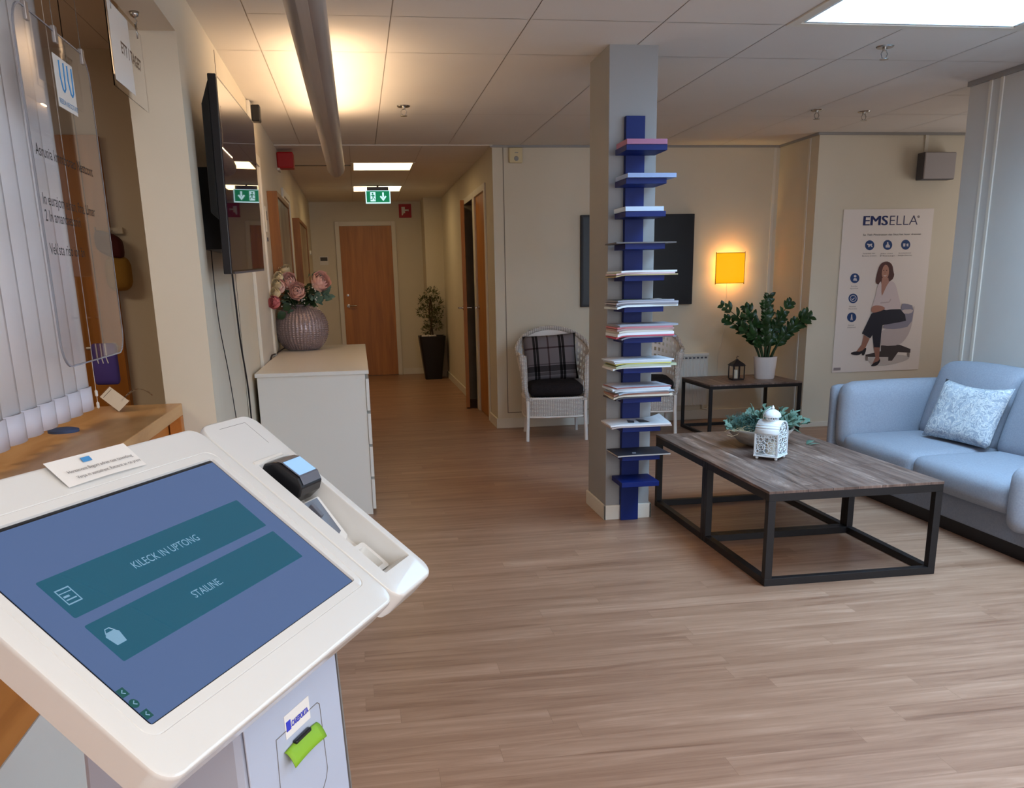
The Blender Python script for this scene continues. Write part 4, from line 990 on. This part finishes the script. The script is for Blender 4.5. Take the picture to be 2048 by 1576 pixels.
for fi, F in enumerate(faces):
    mb = MB(); arch = fi >= 2
    top = .19 if arch else .125
    mb.tube([F(-h, .026), F(h, .026)], .003, 5)
    if not arch: mb.tube([F(-h, .127), F(h, .127)], .003, 5)
    else:
        mb.tube([F(h*math.cos(a), .13+.062*math.sin(a)) for a in [PI*k/14 for k in range(15)]], .004, 6)
    for (cx, cz, r) in ((-.028, .062, .019), (.028, .062, .019), (-.028, .062, .010), (.028, .062, .010), (0, .10, .014), (-.03, .10, .011), (.03, .10, .011), (0, .075, .009), (0, .045, .012), (-.045, .04, .009), (.045, .04, .009), (-.046, .085, .009), (.046, .085, .009), (-.046, .113, .007), (.046, .113, .007), (-.018, .116, .008), (.018, .116, .008), (0, .116, .006)):
        ring2(mb, cx, cz, r, F)
    if arch:
        for (cx, cz, r) in ((0, .15, .02), (-.025, .138, .011), (.025, .138, .011), (0, .175, .009), (-.02, .165, .008), (.02, .165, .008), (0, .15, .01), (-.042, .135, .007), (.042, .135, .007)): ring2(mb, cx, cz, r, F)
    add_l(mb, 'filigree_side', M['lanternwhite'], smooth='all')
mb = MB()
def rf(u, v):
    a = PI*u; rip = .0025*(1 if .12 < u < .3 or .7 < u < .88 else 0)*math.cos(u*90)
    return (( -(h+.003)+v*2*(h+.003)), (h+.004+rip)*math.cos(a), .13+(.064+rip)*math.sin(a))
mb.grid(lambda u, v: rf(u, v), 60, 2); add_l(mb, 'arched_roof', M['lanternwhite'], thick=.003, smooth='all')
mb = MB(); mb.lathe([(.026, .188), (.03, .194), (.03, .20)], (0, 0, 0), 24, cap=False); 
for k in range(16):
    a = 2*PI*k/16; mb.box(.029*math.cos(a)-.0025, .029*math.cos(a)+.0025, .029*math.sin(a)-.0025, .029*math.sin(a)+.0025, .196, .212)
add_l(mb, 'vent_collar', M['lanternwhite'])
add_l(MB().lathe([(.042, .210), (.043, .213), (.038, .228), (.026, .240), (.012, .247), (.004, .248)], (0, 0, 0), 28), 'dome', M['lanternwhite'], smooth=True)
add_l(MB().lathe([(.003, .246), (.007, .25), (.008, .256), (.004, .262), (.003, .266), (.001, .268)], (0, 0, 0), 14), 'finial', M['lanternwhite'], smooth=True)
mb = MB(); mb.tube([(-.045, -.0, .19), (-.048, -.0, .215), (-.035, 0, .238), (-.008, -.0, .256)], .003, 6); add_l(mb, 'carrying_ring', M['lanternwhite'], smooth='all')
add_l(MB().lathe([(.001, .022), (.024, .022), (.024, .085), (.002, .087)], (0, 0, 0), 20), 'candle', M['candle'], smooth=True)
# bowl with greenery
bx, by, bz = 2.11, 4.52, .4318
t = thing('decorative_bowl', 'wide stone grey bowl on the coffee table behind the white lantern', 'bowl', (bx, by, bz))
MB().lathe([(.002, 0), (.06, 0), (.11, .022), (.15, .06), (.178, .10), (.171, .10), (.142, .063), (.10, .031), (.002, .02)], (bx, by, bz), 40).build('body', M['bowl'], t, smooth='all')
t = thing('greenery_arrangement', 'eucalyptus and conifer greenery filling the stone bowl', 'greenery', (bx, by, bz+.05))
mb = MB(); ms = MB()
for k in range(60):
    a = rnd.uniform(0, 2*PI); L = rnd.uniform(.09, .20); b_ = Vector((bx+rnd.uniform(-.11, .11), by+rnd.uniform(-.09, .09), bz+.08))
    d = Vector((math.cos(a)*1.0+.25, math.sin(a)*.8, rnd.uniform(.15, .8))).normalized(); tip = b_+d*L
    ms.tube([b_, b_.lerp(tip, .5)+Vector((0, 0, .01)), tip], .0016, 4)
    for q in range(8):
        p = b_.lerp(tip, .25+.75*q/8); dd = (d+Vector((rnd.uniform(-1, 1), rnd.uniform(-1, 1), rnd.uniform(-.4, .8)))).normalized()
        leafm(mb, p, p+dd*rnd.uniform(.026, .055), rnd.uniform(.007, .014), (rnd.uniform(-1, 1), -.5, 1))
for k in range(5):
    a = rnd.uniform(-.5, .4); b_ = Vector((bx+.10, by+.02, bz+.09)); tip = b_+Vector((.14*math.cos(a), .1*math.sin(a), -.03+.03*k)); leafm(mb, b_, tip, .014, (0, -.4, 1))
mb.build('leaves', M['euca'], t, smooth='all'); ms.build('stems', M['stem'], t)
mb = MB()
for k in range(900):
    a = rnd.uniform(0, 2*PI); r = rnd.uniform(0, .14); b_ = Vector((bx-.05+r*math.cos(a), by+r*.7*math.sin(a), bz+.085+rnd.uniform(0, .07)))
    d = Vector((rnd.uniform(-1, 1), rnd.uniform(-1, 1), rnd.uniform(.2, 1))).normalized()
    mb.tube([b_, b_+d*.03], .001, 3)
o = mb.build('conifer_needles', cmat(58, 92, 84), t); o['kind'] = 'stuff'
mb = MB()
for k in range(16):
    b_ = Vector((bx-.13, by-.04+rnd.uniform(-.05, .04), bz+.10)); p = [b_]
    for q in range(4): p.append(p[-1]+Vector((rnd.uniform(-.035, .0) if k < 7 else rnd.uniform(-.01, .04), rnd.uniform(-.02, .015), rnd.uniform(-.012, .014))))
    mb.tube(p, .0013, 4)
mb.build('straw_twigs', M['straw'], t)
mb = MB(); leafm(mb, (2.36, 4.47, .4335), (2.42, 4.50, .445), .02, (0, 0, 1), .1); leafm(mb, (2.36, 4.45, .4335), (2.43, 4.455, .437), .012, (0, 0, 1), .05)
tag(mb.build('fallen_leaf', M['euca'], smooth='all', thick=.0006), 'single green leaf lying on the coffee table right of the bowl', 'leaf')
# small black lantern
bx2, by2, z0 = 3.215, 7.42, .4508
t = thing('candle_lantern', 'small black metal house lantern on the side table left of the plant', 'lantern', (bx2, by2, z0))
hh = .05
B(bx2-hh, bx2+hh, by2-hh, by2+hh, z0, z0+.012).build('base', M['bronzedark'], t)
for sx_ in (-1, 0, 1):
    for sy_ in (-1, 1): B(bx2+sx_*hh-.004, bx2+sx_*hh+.004, by2+sy_*hh-.004, by2+sy_*hh+.004, z0+.012, z0+.12).build('bar', M['bronzedark'], t)
B(bx2-.054, bx2+.054, by2-.054, by2+.054, z0+.118, z0+.126).build('eave', M['bronzedark'], t)
MB().loft([[(bx2+a*s, by2+b*s, z0+z) for a, b in ((-1, -1), (1, -1), (1, 1), (-1, 1))] for s, z in ((.06, .124), (.045, .142), (.012, .168), (.008, .176))]).build('roof', M['bronzedark'], t)
mb = MB(); mb.tube([(bx2, by2, z0+.172), (bx2-.004, by2, z0+.19), (bx2+.004, by2, z0+.203), (bx2+.014, by2, z0+.196)], .003, 6); mb.build('hook', M['bronzedark'], t)
MB().lathe([(.001, .012), (.022, .012), (.022, .085), (.002, .087)], (bx2, by2, z0), 16).build('candle', M['candle'], t, smooth=True)
# zz plant
zx, zy = 3.475, 7.42
t = thing('potted_plant', 'dark green zz plant in a white pot on the side table', 'plant', (zx, zy, .4508))
MB().lathe([(.002, 0), (.078, 0), (.084, .01), (.10, .19), (.093, .19), (.085, .165), (.002, .165)], (zx, zy, .4508), 40).build('pot', M['potwhite'], t, smooth=True)
MB().lathe([(.001, .163), (.084, .163), (.084, .172), (.001, .176)], (zx, zy, .4508), 24).build('soil', M['soil'], t)
mst = MB(); mlf = MB()
tips = [(-.42, -.02, .53), (-.36, .05, .40), (-.22, -.06, .44), (-.17, .08, .50), (-.05, -.05, .55), (.0, .0, .60), (.02, .09, .46), (.10, -.05, .42), (.22, .05, .54), (.30, -.05, .36), (.42, .0, .43), (.33, -.10, .40), (-.28, -.12, .33), (.14, .10, .35), (-.10, -.14, .36)]
for (dx, dy, dz) in tips:
    s0 = Vector((zx+dx*.12, zy+dy*.2, .615)); tip = Vector((min(zx+dx, XW-.03), zy+dy, .4508+.17+dz*.86))
    ctrl = Vector((zx+dx*.35, zy+dy*.4, .615+dz*.62))
    pts = [s0*(1-s)**2+ctrl*2*s*(1-s)+tip*s*s for s in [k/14 for k in range(15)]]
    mst.tube(pts, [.009-.007*k/14 for k in range(15)], 6)
    L = len(pts)
    for k in range(4, 15):
        if k % 4 == 3: continue
        tg = (pts[min(k+1, 14)]-pts[k-1]).normalized(); sd_ = tg.cross(Vector((0, -1, .25))).normalized()
        for sg in (-1, 1):
            dr = (tg*.75+sd_*sg*.8+Vector((0, rnd.uniform(-.4, .1), rnd.uniform(-.1, .2)))).normalized()
            ln = rnd.uniform(.06, .092)*(1 if k < 13 else .8)
            leafm(mlf, pts[k], pts[k]+dr*ln, .019, (rnd.uniform(-.2, .2), -1, .5))
mst.build('stems', M['stem'], t, smooth='all'); mlf.build('leaves', M['zz'], t, smooth='all')

# ================================================================== WALL LAMP, DARK PANEL, RADIATOR, ALARM
t = thing('wall_lamp', 'square amber lit wall lamp with fabric shade above the plant', 'lamp', (3.39, YM, 1.26))
lx0, lx1, lz0, lz1 = 3.262, 3.54, 1.262, 1.53
def shade(u, v): 
    return (lx0+(lx1-lx0)*u, YM-.05-.055*math.sin(PI*u), lz0+(lz1-lz0)*v)
MB().grid(shade, 16, 4).build('shade', M['shade_glow'], t, smooth='all', thick=.002)
mb = MB()
for z in (lz0, lz1): mb.tube([shade(k/16, 0)[:2]+(z,) for k in range(17)], .003, 5)
for x in (lx0, lx1): mb.tube([(x, YM-.05, lz0-.01), (x, YM-.05, lz1+.01)], .0035, 6)
mb.box(lx0, lx1, YM-.052, YM-.046, 1.39, 1.40)
mb.build('shade_frame', cmat(110, 78, 40), t)
B(3.36, 3.44, YM-.05, YM, 1.36, 1.43).build('backplate', M['trim'], t)
l = bpy.data.lights.new('wall_lamp_bulb', 'POINT'); l.energy = 6.5; l.color = (1, .66, .25); l.shadow_soft_size = .03
lo = bpy.data.objects.new('wall_lamp_bulb', l); C.objects.link(lo); lo.parent = t; lo.location = (3.40-3.39, -.062, .137)
for dz in (.05, -.05): MB().tube([(3.398, YM-.004, lz0+.02), (3.395, YM-.004, 1.05), (3.385, YM-.004, .85), (3.36, YM-.004, .70), (3.335, YM-.004, .60), (3.34, YM-.004, .42)], .003, 6).build('cord', M['trim'], t) if dz > 0 else None
t = thing('wall_screen', 'large black framed panel on the wall behind the grey column', 'wall panel', (2.51, YM, 1.06))
B(1.98+.012, 3.045, YM-.045, YM, 1.082, 1.875).build('frame', M['black'], t, bevel=.003)
B(2.0+.012, 3.025, YM-.0465, YM-.045, 1.10, 1.857).build('face', M['tvback'], t)
# radiator
t = thing('radiator', 'white panel radiator low on the wall behind the second wicker chair', 'radiator', (2.8, YM, .15))
mb = MB(); n_ = 26; rx0, rx1 = 2.35, 3.21
mb.grid(lambda u, v: (rx0+(rx1-rx0)*u, YM-.085+.006*math.cos(u*n_*2*PI), .15+.46*v), n_*8, 1); mb.box(rx0, rx1, YM-.078, YM-.02, .15, .61)
mb.build('panel', M['white'], t, smooth='all')
B(rx0-.003, rx1+.003, YM-.095, YM-.012, .61, .635).build('top_grille', M['white'], t, bevel=.003)
mb = MB()
for k in range(22): mb.box(rx0+.02+k*.038, rx0+.043+k*.038, YM-.0955, YM-.095, .585, .60)
mb.build('slots', M['greyplastic'], t)
mb = MB(); mb.tube([(3.18, YM-.05, .15), (3.18, YM-.05, .11), (3.22, YM-.05, .10), (3.26, YM-.05, .13)], .011, 8); mb.build('valve', M['trim'], t)
mb = MB(); mb.box(rx0+.1, rx0+.13, YM-.02, YM, .2, .5); mb.box(rx1-.13, rx1-.1, YM-.02, YM, .2, .5); mb.build('wall_bracket', M['trim'], t)
# alarm box on the middle wall
t = thing('door_chime', 'cream alarm box high on the wall above the wicker chair', 'alarm', (1.415, YM, 2.30))
B(1.355, 1.475, YM-.035, YM, 2.31, 2.435).build('body', nmat('cream_plastic', srgb(214, 200, 160), .5), t, bevel=.01)
MB().lathe([(.001, 0), (.02, 0), (.016, .005), (.001, .005)], (0, 0, 0), 18).build('button', M['rail'], t, T=frame((1.418, YM-.035, 2.345), (1, 0, 0), (0, 0, 1), (0, -1, 0)))
B(1.405, 1.435, YM-.0365, YM-.035, 2.39, 2.396).build('indicator', M['rail'], t)
# wall speaker
t = thing('wall_speaker', 'grey box speaker high on the wall above the poster', 'speaker', (4.88, YP, 2.07))
B(4.735, 5.03, YP-.11, YP-.02, 2.075, 2.29).build('cabinet', nmat('grey_speaker_side', srgb(84, 82, 86), .6), t, bevel=.004)
B(4.742, 5.025, YP-.125, YP-.108, 2.08, 2.287).build('grille', nmat('grey_speaker_cloth', srgb(168, 162, 162), .8), t, bevel=.006)
B(4.85, 4.92, YP-.02, YP, 2.14, 2.22).build('bracket', M['rail'], t)
B(4.80, 4.83, YP-.012, YP, 2.29, CZ-.02).build('cable_duct', M['trim'], t)

# ================================================================== POSTER
PT = thing('poster', 'large advertising poster of a seated woman reading EMSELLA beside the sofa', 'poster', (4.53, YP, .476))
px0, px1, pz0, pz1 = 4.112, 4.946, .476, 1.85
B(px0, px1, YP-.006, YP-.001, pz0, pz1).build('sheet', M['printwhite'], PT)
# picture coordinates: the poster seen square on, 0..1 across and 0..1 down, measured on its own corners
def pq(x, y):
    tl_, tr_, br_, bl_ = (338, 158), (1045, 150), (948, 1412), (250, 1437)
    u, v = (x-300)/700, (y-150)/1270
    for _ in range(20):
        X = (1-v)*((1-u)*tl_[0]+u*tr_[0])+v*((1-u)*bl_[0]+u*br_[0]); Y = (1-v)*((1-u)*tl_[1]+u*tr_[1])+v*((1-u)*bl_[1]+u*br_[1])
        u += (x-X)/700; v += (y-Y)/1270
    return (px0+(px1-px0)*u, pz1-(pz1-pz0)*v)
_pd = [0]
def art(name, poly, col, parent=None, d=None):
    _pd[0] += 1; dd = .0065+.00006*_pd[0]
    mb = MB(); pts = [pq(x, y) for x, y in poly]
    mb.add([(x, YP-dd, z) for x, z in pts], [tuple(range(len(pts)))])
    return mb.build(name, cmat(*col), parent or PT)
def circ(cx, cy, r, n=24, sx=1): return [(cx+r*sx*math.cos(2*PI*k/n), cy+r*math.sin(2*PI*k/n)) for k in range(n)]
def smoothp(p, it=2):
    for _ in range(it):
        q = []
        for i in range(len(p)):
            a, b = p[i], p[(i+1) % len(p)]; q += [(.75*a[0]+.25*b[0], .75*a[1]+.25*b[1]), (.25*a[0]+.75*b[0], .25*a[1]+.75*b[1])]
        p = q
    return p
def ptext(s, x0, y0, x1, h_, mat, bold=0):
    a = pq(x0, y0); b = pq(x1, y0); wd = b[0]-a[0]
    ht = (pq(x0, y0-h_)[1]-a[1])
    cu = bpy.data.curves.new('t', 'FONT'); cu.body = s; cu.size = ht/.70; cu.offset = bold
    tt = bpy.data.objects.new('t', cu); C.objects.link(tt); dg = bpy.context.evaluated_depsgraph_get(); dg.update()
    wx = tt.evaluated_get(dg).dimensions.x; bpy.data.objects.remove(tt)
    _pd[0] += 1
    return text('lettering', s, ht/.70, mat, frame((a[0], YP-.0068-.00006*_pd[0], a[1]), (1, 0, 0), (0, 0, 1), (0, -1, 0)), PT, sx=wd/max(wx, 1e-6), bold=bold)
for k in range(4): ptext('EMS', 476+k*2.6, 278, 663+k*2.6, 72, M['inknavy'])
ptext('ELLA', 684, 276, 908, 74, cmat(60, 58, 96), -.0012)
art('trademark_dot', circ(922, 212, 10), (150, 140, 140))
ptext('So Tieb Pinetration das Sitzt bat Ieser dreiwan', 486, 356, 942, 14, M['inkblack'])
icons = [(540, 428), (681, 426), (824, 424), (426, 682), (414, 840), (404, 989)]
for x, y in icons: art('icon_disc', circ(x, y, 38, sx=.96), (24, 62, 118))
wh = (206, 202, 206)
art('icon_symbol', [(518, 415), (540, 420), (560, 415), (556, 432), (566, 442), (552, 440), (546, 430), (536, 442), (528, 442), (530, 430), (520, 424)], wh)
art('icon_symbol', [(676, 404), (686, 404), (688, 420), (700, 432), (698, 446), (666, 446), (664, 432), (676, 420)], wh)
art('icon_symbol', [(804, 414), (822, 414), (820, 438), (804, 438)], wh); art('icon_symbol', [(830, 418), (846, 414), (846, 438), (832, 436)], wh)
art('icon_symbol', circ(428, 666, 10), wh); art('icon_symbol', [(412, 700), (418, 682), (438, 682), (444, 702)], wh)
art('icon_symbol', circ(414, 840, 26), wh); art('icon_symbol', circ(414, 840, 21), (24, 62, 118)); art('icon_symbol', [(402, 838), (410, 846), (424, 832), (426, 838), (410, 854), (400, 844)], wh)
art('icon_symbol', [(400, 966), (408, 966), (408, 980), (412, 1012), (406, 1012), (404, 996), (400, 1012), (394, 1012), (398, 984)], wh)
for s1, s2, x, y in (('Strecken der', 'Beckens kreisen', 535, 500), ('Jaku mot', 'Mmap', 676, 500), ('Beckenbodentrain', 'Stange Zonmen', 818, 496), ('Starke', 'Sportlisk', 420, 752), ('Runten', 'Massenente', 410, 912), ('Atmet', 'Zielstad', 400, 1060)):
    wv = 56 if x > 450 else 32
    ptext(s1, x-wv+6, y-4, x+wv-8, 8, cmat(120, 110, 112)); ptext(s2, x-wv, y+14, x+wv, 8, cmat(110, 100, 104))
art('floor_shade', smoothp([(520, 1290), (860, 1290), (880, 1330), (700, 1380), (560, 1380)]), (196, 188, 184))
art('chair_base_print', [(516, 1290), (640, 1262), (640, 1215), (790, 1210), (880, 1245), (878, 1275), (780, 1268), (730, 1340), (700, 1340), (700, 1310), (520, 1308)], (64, 56, 58))
for cx, cy in ((526, 1322), (864, 1295)): art('caster_print', [(cx-10, cy-18), (cx+10, cy-18), (cx+8, cy+16), (cx-8, cy+16)], (130, 120, 116))
art('chair_shell_print', smoothp([(640, 1070), (880, 1060), (900, 905), (906, 900), (886, 1060), (850, 1150), (790, 1215), (660, 1220), (636, 1200)], 1), (196, 184, 184))
art('chair_pad_print', smoothp([(796, 884), (830, 880), (904, 900), (880, 1060), (760, 1086), (660, 1080), (650, 1060), (700, 1030), (800, 1000)], 1), (140, 138, 156))
art('chair_arm_print', smoothp([(800, 930), (900, 925), (880, 962), (800, 960)], 1), (204, 192, 192))
art('woman_back_leg_print', [(580, 1225), (632, 1225), (626, 1310), (634, 1330), (600, 1372), (574, 1360), (596, 1310)], (150, 104, 90))
art('woman_shoe_print', smoothp([(560, 1378), (590, 1352), (618, 1345), (632, 1322), (636, 1345), (610, 1380), (566, 1386)], 1), (32, 30, 40))
art('woman_front_leg_print', [(500, 1130), (548, 1160), (512, 1240), (480, 1268), (440, 1266), (486, 1205)], (156, 110, 94))
art('woman_shoe_print', smoothp([(394, 1276), (430, 1262), (480, 1266), (520, 1228), (522, 1250), (506, 1296), (488, 1296), (486, 1276), (460, 1296), (410, 1290)], 1), (32, 30, 40))
art('woman_trousers_print', [(486, 1118), (560, 960), (620, 930), (790, 925), (830, 970), (838, 1018), (780, 1030), (650, 1052), (640, 1120), (632, 1232), (582, 1230), (570, 1130), (552, 1158)], (28, 30, 48))
art('woman_hair_print', smoothp([(620, 580), (650, 555), (690, 552), (722, 580), (730, 630), (738, 660), (720, 700), (640, 735), (600, 730), (588, 705), (600, 640)], 1), (84, 46, 44))
art('woman_neck_print', [(640, 680), (690, 680), (696, 715), (642, 830), (632, 760)], (176, 128, 112))
art('woman_blouse_print', smoothp([(636, 705), (636, 820), (642, 822), (690, 715), (720, 702), (750, 730), (776, 830), (796, 900), (790, 924), (720, 926), (660, 935), (640, 900), (600, 910), (560, 905), (590, 830), (600, 760), (620, 715)], 1), (214, 200, 202))
art('woman_blouse_fold_print', [(712, 840), (716, 850), (700, 874), (630, 880), (630, 872), (696, 866)], (190, 172, 174))
art('woman_face_print', smoothp([(640, 590), (664, 574), (690, 590), (696, 640), (684, 680), (662, 694), (642, 676), (634, 635)], 2), (182, 134, 116))
art('woman_hair_print', smoothp([(622, 600), (650, 560), (668, 575), (648, 590), (638, 630), (636, 700), (610, 730), (594, 715), (610, 650)], 1), (84, 46, 44))
art('woman_hair_print', smoothp([(672, 560), (700, 566), (720, 600), (730, 660), (720, 695), (696, 705), (698, 640), (690, 590)], 1), (78, 42, 40))
for x in (652, 676): art('woman_eye_print', circ(x, 622, 4), (60, 40, 38))
art('woman_nose_print', [(662, 628), (668, 644), (658, 644)], (160, 112, 98)); art('woman_smile_print', smoothp([(646, 656), (664, 662), (680, 654), (664, 672)], 1), (226, 206, 200))
art('woman_hands_print', smoothp([(560, 905), (600, 892), (660, 905), (668, 925), (620, 945), (570, 955), (556, 940)], 1), (178, 126, 110))
art('footer_mark', [(262, 1396), (318, 1394), (316, 1416), (260, 1418)], (150, 140, 142))

# ================================================================== WICKER CHAIRS
def wicker_chair(loc, rz, label):
    t = thing('wicker_armchair', label, 'chair', loc, 'white wicker armchairs', local=True, rz=rz)
    sw, sd2, sh = .265, .25, .36
    # seat skirt
    def sk(u, v):
        a = u*2*PI
        c_, s_ = math.cos(a), math.sin(a); ex = 5
        x = math.copysign(abs(c_)**(2/ex), c_)*(sw+.0*v); y = math.copysign(abs(s_)**(2/ex), s_)*sd2
        return (x, y, .205+v*.155)
    MB().grid(sk, 64, 8).build('seat_skirt', M['wicker'], t, smooth='all', weld=True, thick=.012)
    B(-sw+.005, sw-.005, -sd2+.005, sd2-.005, .34, .362).build('seat', M['wicker'], t)
    mb = MB()
    for z in (.205, .36): mb.tube([sk(k/48, 0)[:2]+(z,) for k in range(49)], .011, 6, cap=False)
    mb.build('seat_rim', M['wickerplain'], t, smooth='all')
    for sx_ in (-1, 1):
        MB().tube([(sx_*.245, -.235, .34), (sx_*.245, -.235, .205), (sx_*.252, -.245, .0)], .015, 10).build('leg', M['wickerplain'], t, smooth=True)
        MB().tube([(sx_*.22, .20, .34), (sx_*.22, .21, .205), (sx_*.235, .28, .0)], .014, 10).build('leg', M['wickerplain'], t, smooth=True)
    # shell: goes round from front left post, behind, to front right post
    def top(s):                       # s in -1..1, height of the rim
        a = abs(s); return .73+.185*(math.cos(min(1, a/.72)*PI/2))**.9 if a < .72 else .73-.02*((a-.72)/.28)
    def xy(s, f):
        ang = s*math.radians(118); R = .275+.045*f
        x = R*math.sin(ang)*1.0; y = R*math.cos(ang)*.92-.02+.05*f*math.cos(ang)
        if abs(s) > .8: y = min(y, y)
        return x, y
    NU, NV = 66, 18
    def sh_(u, v):
        s = 2*u-1; z = .36+(top(s)-.36)*v; x, y = xy(s, v); 
        return (x, y, z)
    def keep(i, j):
        s = abs(2*(i+.5)/NU-1); v = (j+.5)/NV
        if .60 < s < .90 and v < .78 and ((s-.75)/.15)**2+((v-.36)/.42)**2 < 1: return False     # side opening
        if s < .60 and .30 < v < .93: return not (i % 2 == 1 and j % 2 == 1)                 # open lattice
        return True
    MB().grid(sh_, NU, NV, keep).build('backrest', M['wickerplain'], t, thick=.005)
    mb = MB(); mb.tube([sh_(k/60, 1) for k in range(61)], .019, 8); mb.build('rim_roll', M['wicker'], t, smooth='all')
    for sx_ in (-1, 1):
        u = 0 if sx_ < 0 else 1; e = Vector(sh_(u, 1)); m_ = Vector(sh_(u, .5)); b_ = Vector((sx_*.245, -.235, .36))
        MB().tube([b_, m_.lerp(b_, .5)+Vector((sx_*.008, -.0, 0)), m_, e.lerp(m_, .3), e], [.018, .022, .028, .034, .036], 10).build('arm_post', M['wicker'], t, smooth='all')
    return t
def chair_cushions(loc, rz, plaid, pos):
    m = Matrix.Translation(Vector(loc)) @ Matrix.Rotation(rz, 4, 'Z'); T = lambda p: m @ Vector(p)
    mb = MB().soft((0, -.02, .428), (.232, .235, .052), .048, (.0, .014, .016), 10)
    tag(mb.build('seat_cushion', M['fabric_dark'], T=T, smooth='all', weld=True), 'dark charcoal seat cushion on the '+pos, 'cushion', 'chair seat cushions')
    if plaid:
        def pl(u, v, sg):
            a, b = 2*u-1, 2*v-1; k = max(0, (1-a**4)*(1-b**4))**.5; pinch = 1-.06*(1-abs(b)**2)*abs(a)**3
            x = a*.232*(1-.05*(1-b*b)); z = b*.20*(1-.04*(1-a*a)); d = sg*.055*k
            return (x, d, z)
        mb = MB(); mb.grid(lambda u, v: pl(u, v, -1), 16, 14); mb.grid(lambda u, v: pl(u, v, 1), 16, 14)
        o = mb.build('throw_pillow', M['plaid'], smooth='all', weld=True, at='local')
        o.matrix_world = m @ Matrix.Translation((-.015, .105, .672)) @ Matrix.Rotation(math.radians(-12), 4, 'X') @ Matrix.Rotation(math.radians(-3), 4, 'Y')
        tag(o, 'black and grey plaid pillow leaning in the left wicker chair', 'pillow')
C1 = ((1.625, 7.60, 0), math.radians(-6)); C2 = ((2.46, 7.66, 0), math.radians(-12))
wicker_chair(*C1, 'white wicker armchair with plaid pillow left of the grey column')
chair_cushions(*C1, True, 'left wicker chair under the plaid pillow')
wicker_chair(*C2, 'white wicker armchair half hidden behind the magazine tower')
chair_cushions(*C2, False, 'wicker chair behind the magazine tower')

# ================================================================== SOFA
t = thing('sofa', 'light blue grey fabric sofa standing along the right wall', 'sofa', (3.4, 4.3, 0))
SFX, SBX, SA0, SA1 = 2.95, 3.81, 3.42, 5.36
B(SFX+.03, SBX-.02, SA0+.02, SA1-.02, .075, .235).build('base', M['sofabase'], t, bevel=.012)
for x in (SFX+.08, SBX-.12):
    for y in (SA0+.08, SA1-.12): B(x, x+.05, y, y+.05, 0, .076).build('foot', M['black'], t)
B(SFX+.06, SFX+.09, SA0+.03, SA1-.03, .0, .078).build('gap_shade', M['black'], t)  # black strip put in as the shade of the gap under the sofa
MB().soft(((SFX+SBX)/2+.0, SA1-.045, .36), ((SBX-SFX)/2, .042, .285), .035, (0, .004, 0), 8).build('arm', M['sofa'], t, smooth='all', weld=True)
MB().soft(((SFX+SBX)/2-.005, SA1-.165, .455), ((SBX-SFX)/2-.01, .085, .215), .075, (.01, .012, .01), 12).build('arm_cushion', M['sofa'], t, smooth='all', weld=True)
MB().soft(((SFX+SBX)/2+.0, SA0+.045, .32), ((SBX-SFX)/2, .042, .245), .035, (0, .004, 0), 8).build('arm', M['sofa'], t, smooth='all', weld=True)
MB().soft(((SFX+SBX)/2-.03, SA0+.145, .30), ((SBX-SFX)/2, .07, .16), .065, (.01, .01, .01), 12).build('arm_cushion', M['sofa'], t, smooth='all', weld=True)
MB().soft((SBX-.06, (SA0+SA1)/2, .42), (.05, (SA1-SA0)/2-.09, .33), .04, (0, 0, 0), 8).build('back', M['sofa'], t, smooth='all', weld=True)
ym = 4.38
for y0, y1 in ((ym, SA1-.25), (SA0+.21, ym)):
    MB().soft(((SFX+SBX-.2)/2-.012, (y0+y1)/2, .287), ((SBX-.2-SFX)/2+.012, (y1-y0)/2, .078), .05, (.012, .0, .016), 14).build('seat_cushion', M['sofa'], t, smooth='all', weld=True)
for y0, y1 in ((ym+.02, SA1-.25), (SA0+.16, ym+.02)):
    def lean(p): return p+Vector((p.z*.30, 0, 0))
    MB().soft((SBX-.255, (y0+y1)/2, .565), (.085, (y1-y0)/2, .225), .07, (.035, .0, .012), 14, fn=lean).build('back_cushion', M['sofa'], t, smooth='all', weld=True)
# scatter pillow
def pl(u, v, sg):
    a, b = 2*u-1, 2*v-1; k = max(0, (1-a**4)*(1-b**4))**.5
    return (a*.235*(1-.07*(1-b*b)*1), sg*(.062*k), b*.175*(1-.10*(1-a*a))+.012*a*a)
mb = MB(); mb.grid(lambda u, v: pl(u, v, -1), 20, 16); mb.grid(lambda u, v: pl(u, v, 1), 20, 16)
o = mb.build('throw_pillow', M['lace'], smooth='all', weld=True, at='local')
nrm = Vector((-1, -.22, .42)).normalized(); along = Vector((.14, -1, .0)); along = (along-nrm*along.dot(nrm)).normalized(); up = nrm.cross(along); 
if up.z < 0: up = -up
yb = up.cross(along)
o.matrix_world = Matrix(((along.x, yb.x, up.x, 3.36), (along.y, yb.y, up.y, 4.56), (along.z, yb.z, up.z, .540), (0, 0, 0, 1)))
tag(o, 'pale embroidered pillow leaning on the blue sofa back', 'pillow')

# cleanup of helper properties
for o in bpy.data.objects:
    for k in ('_org', '_local'):
        if k in o: del o[k]
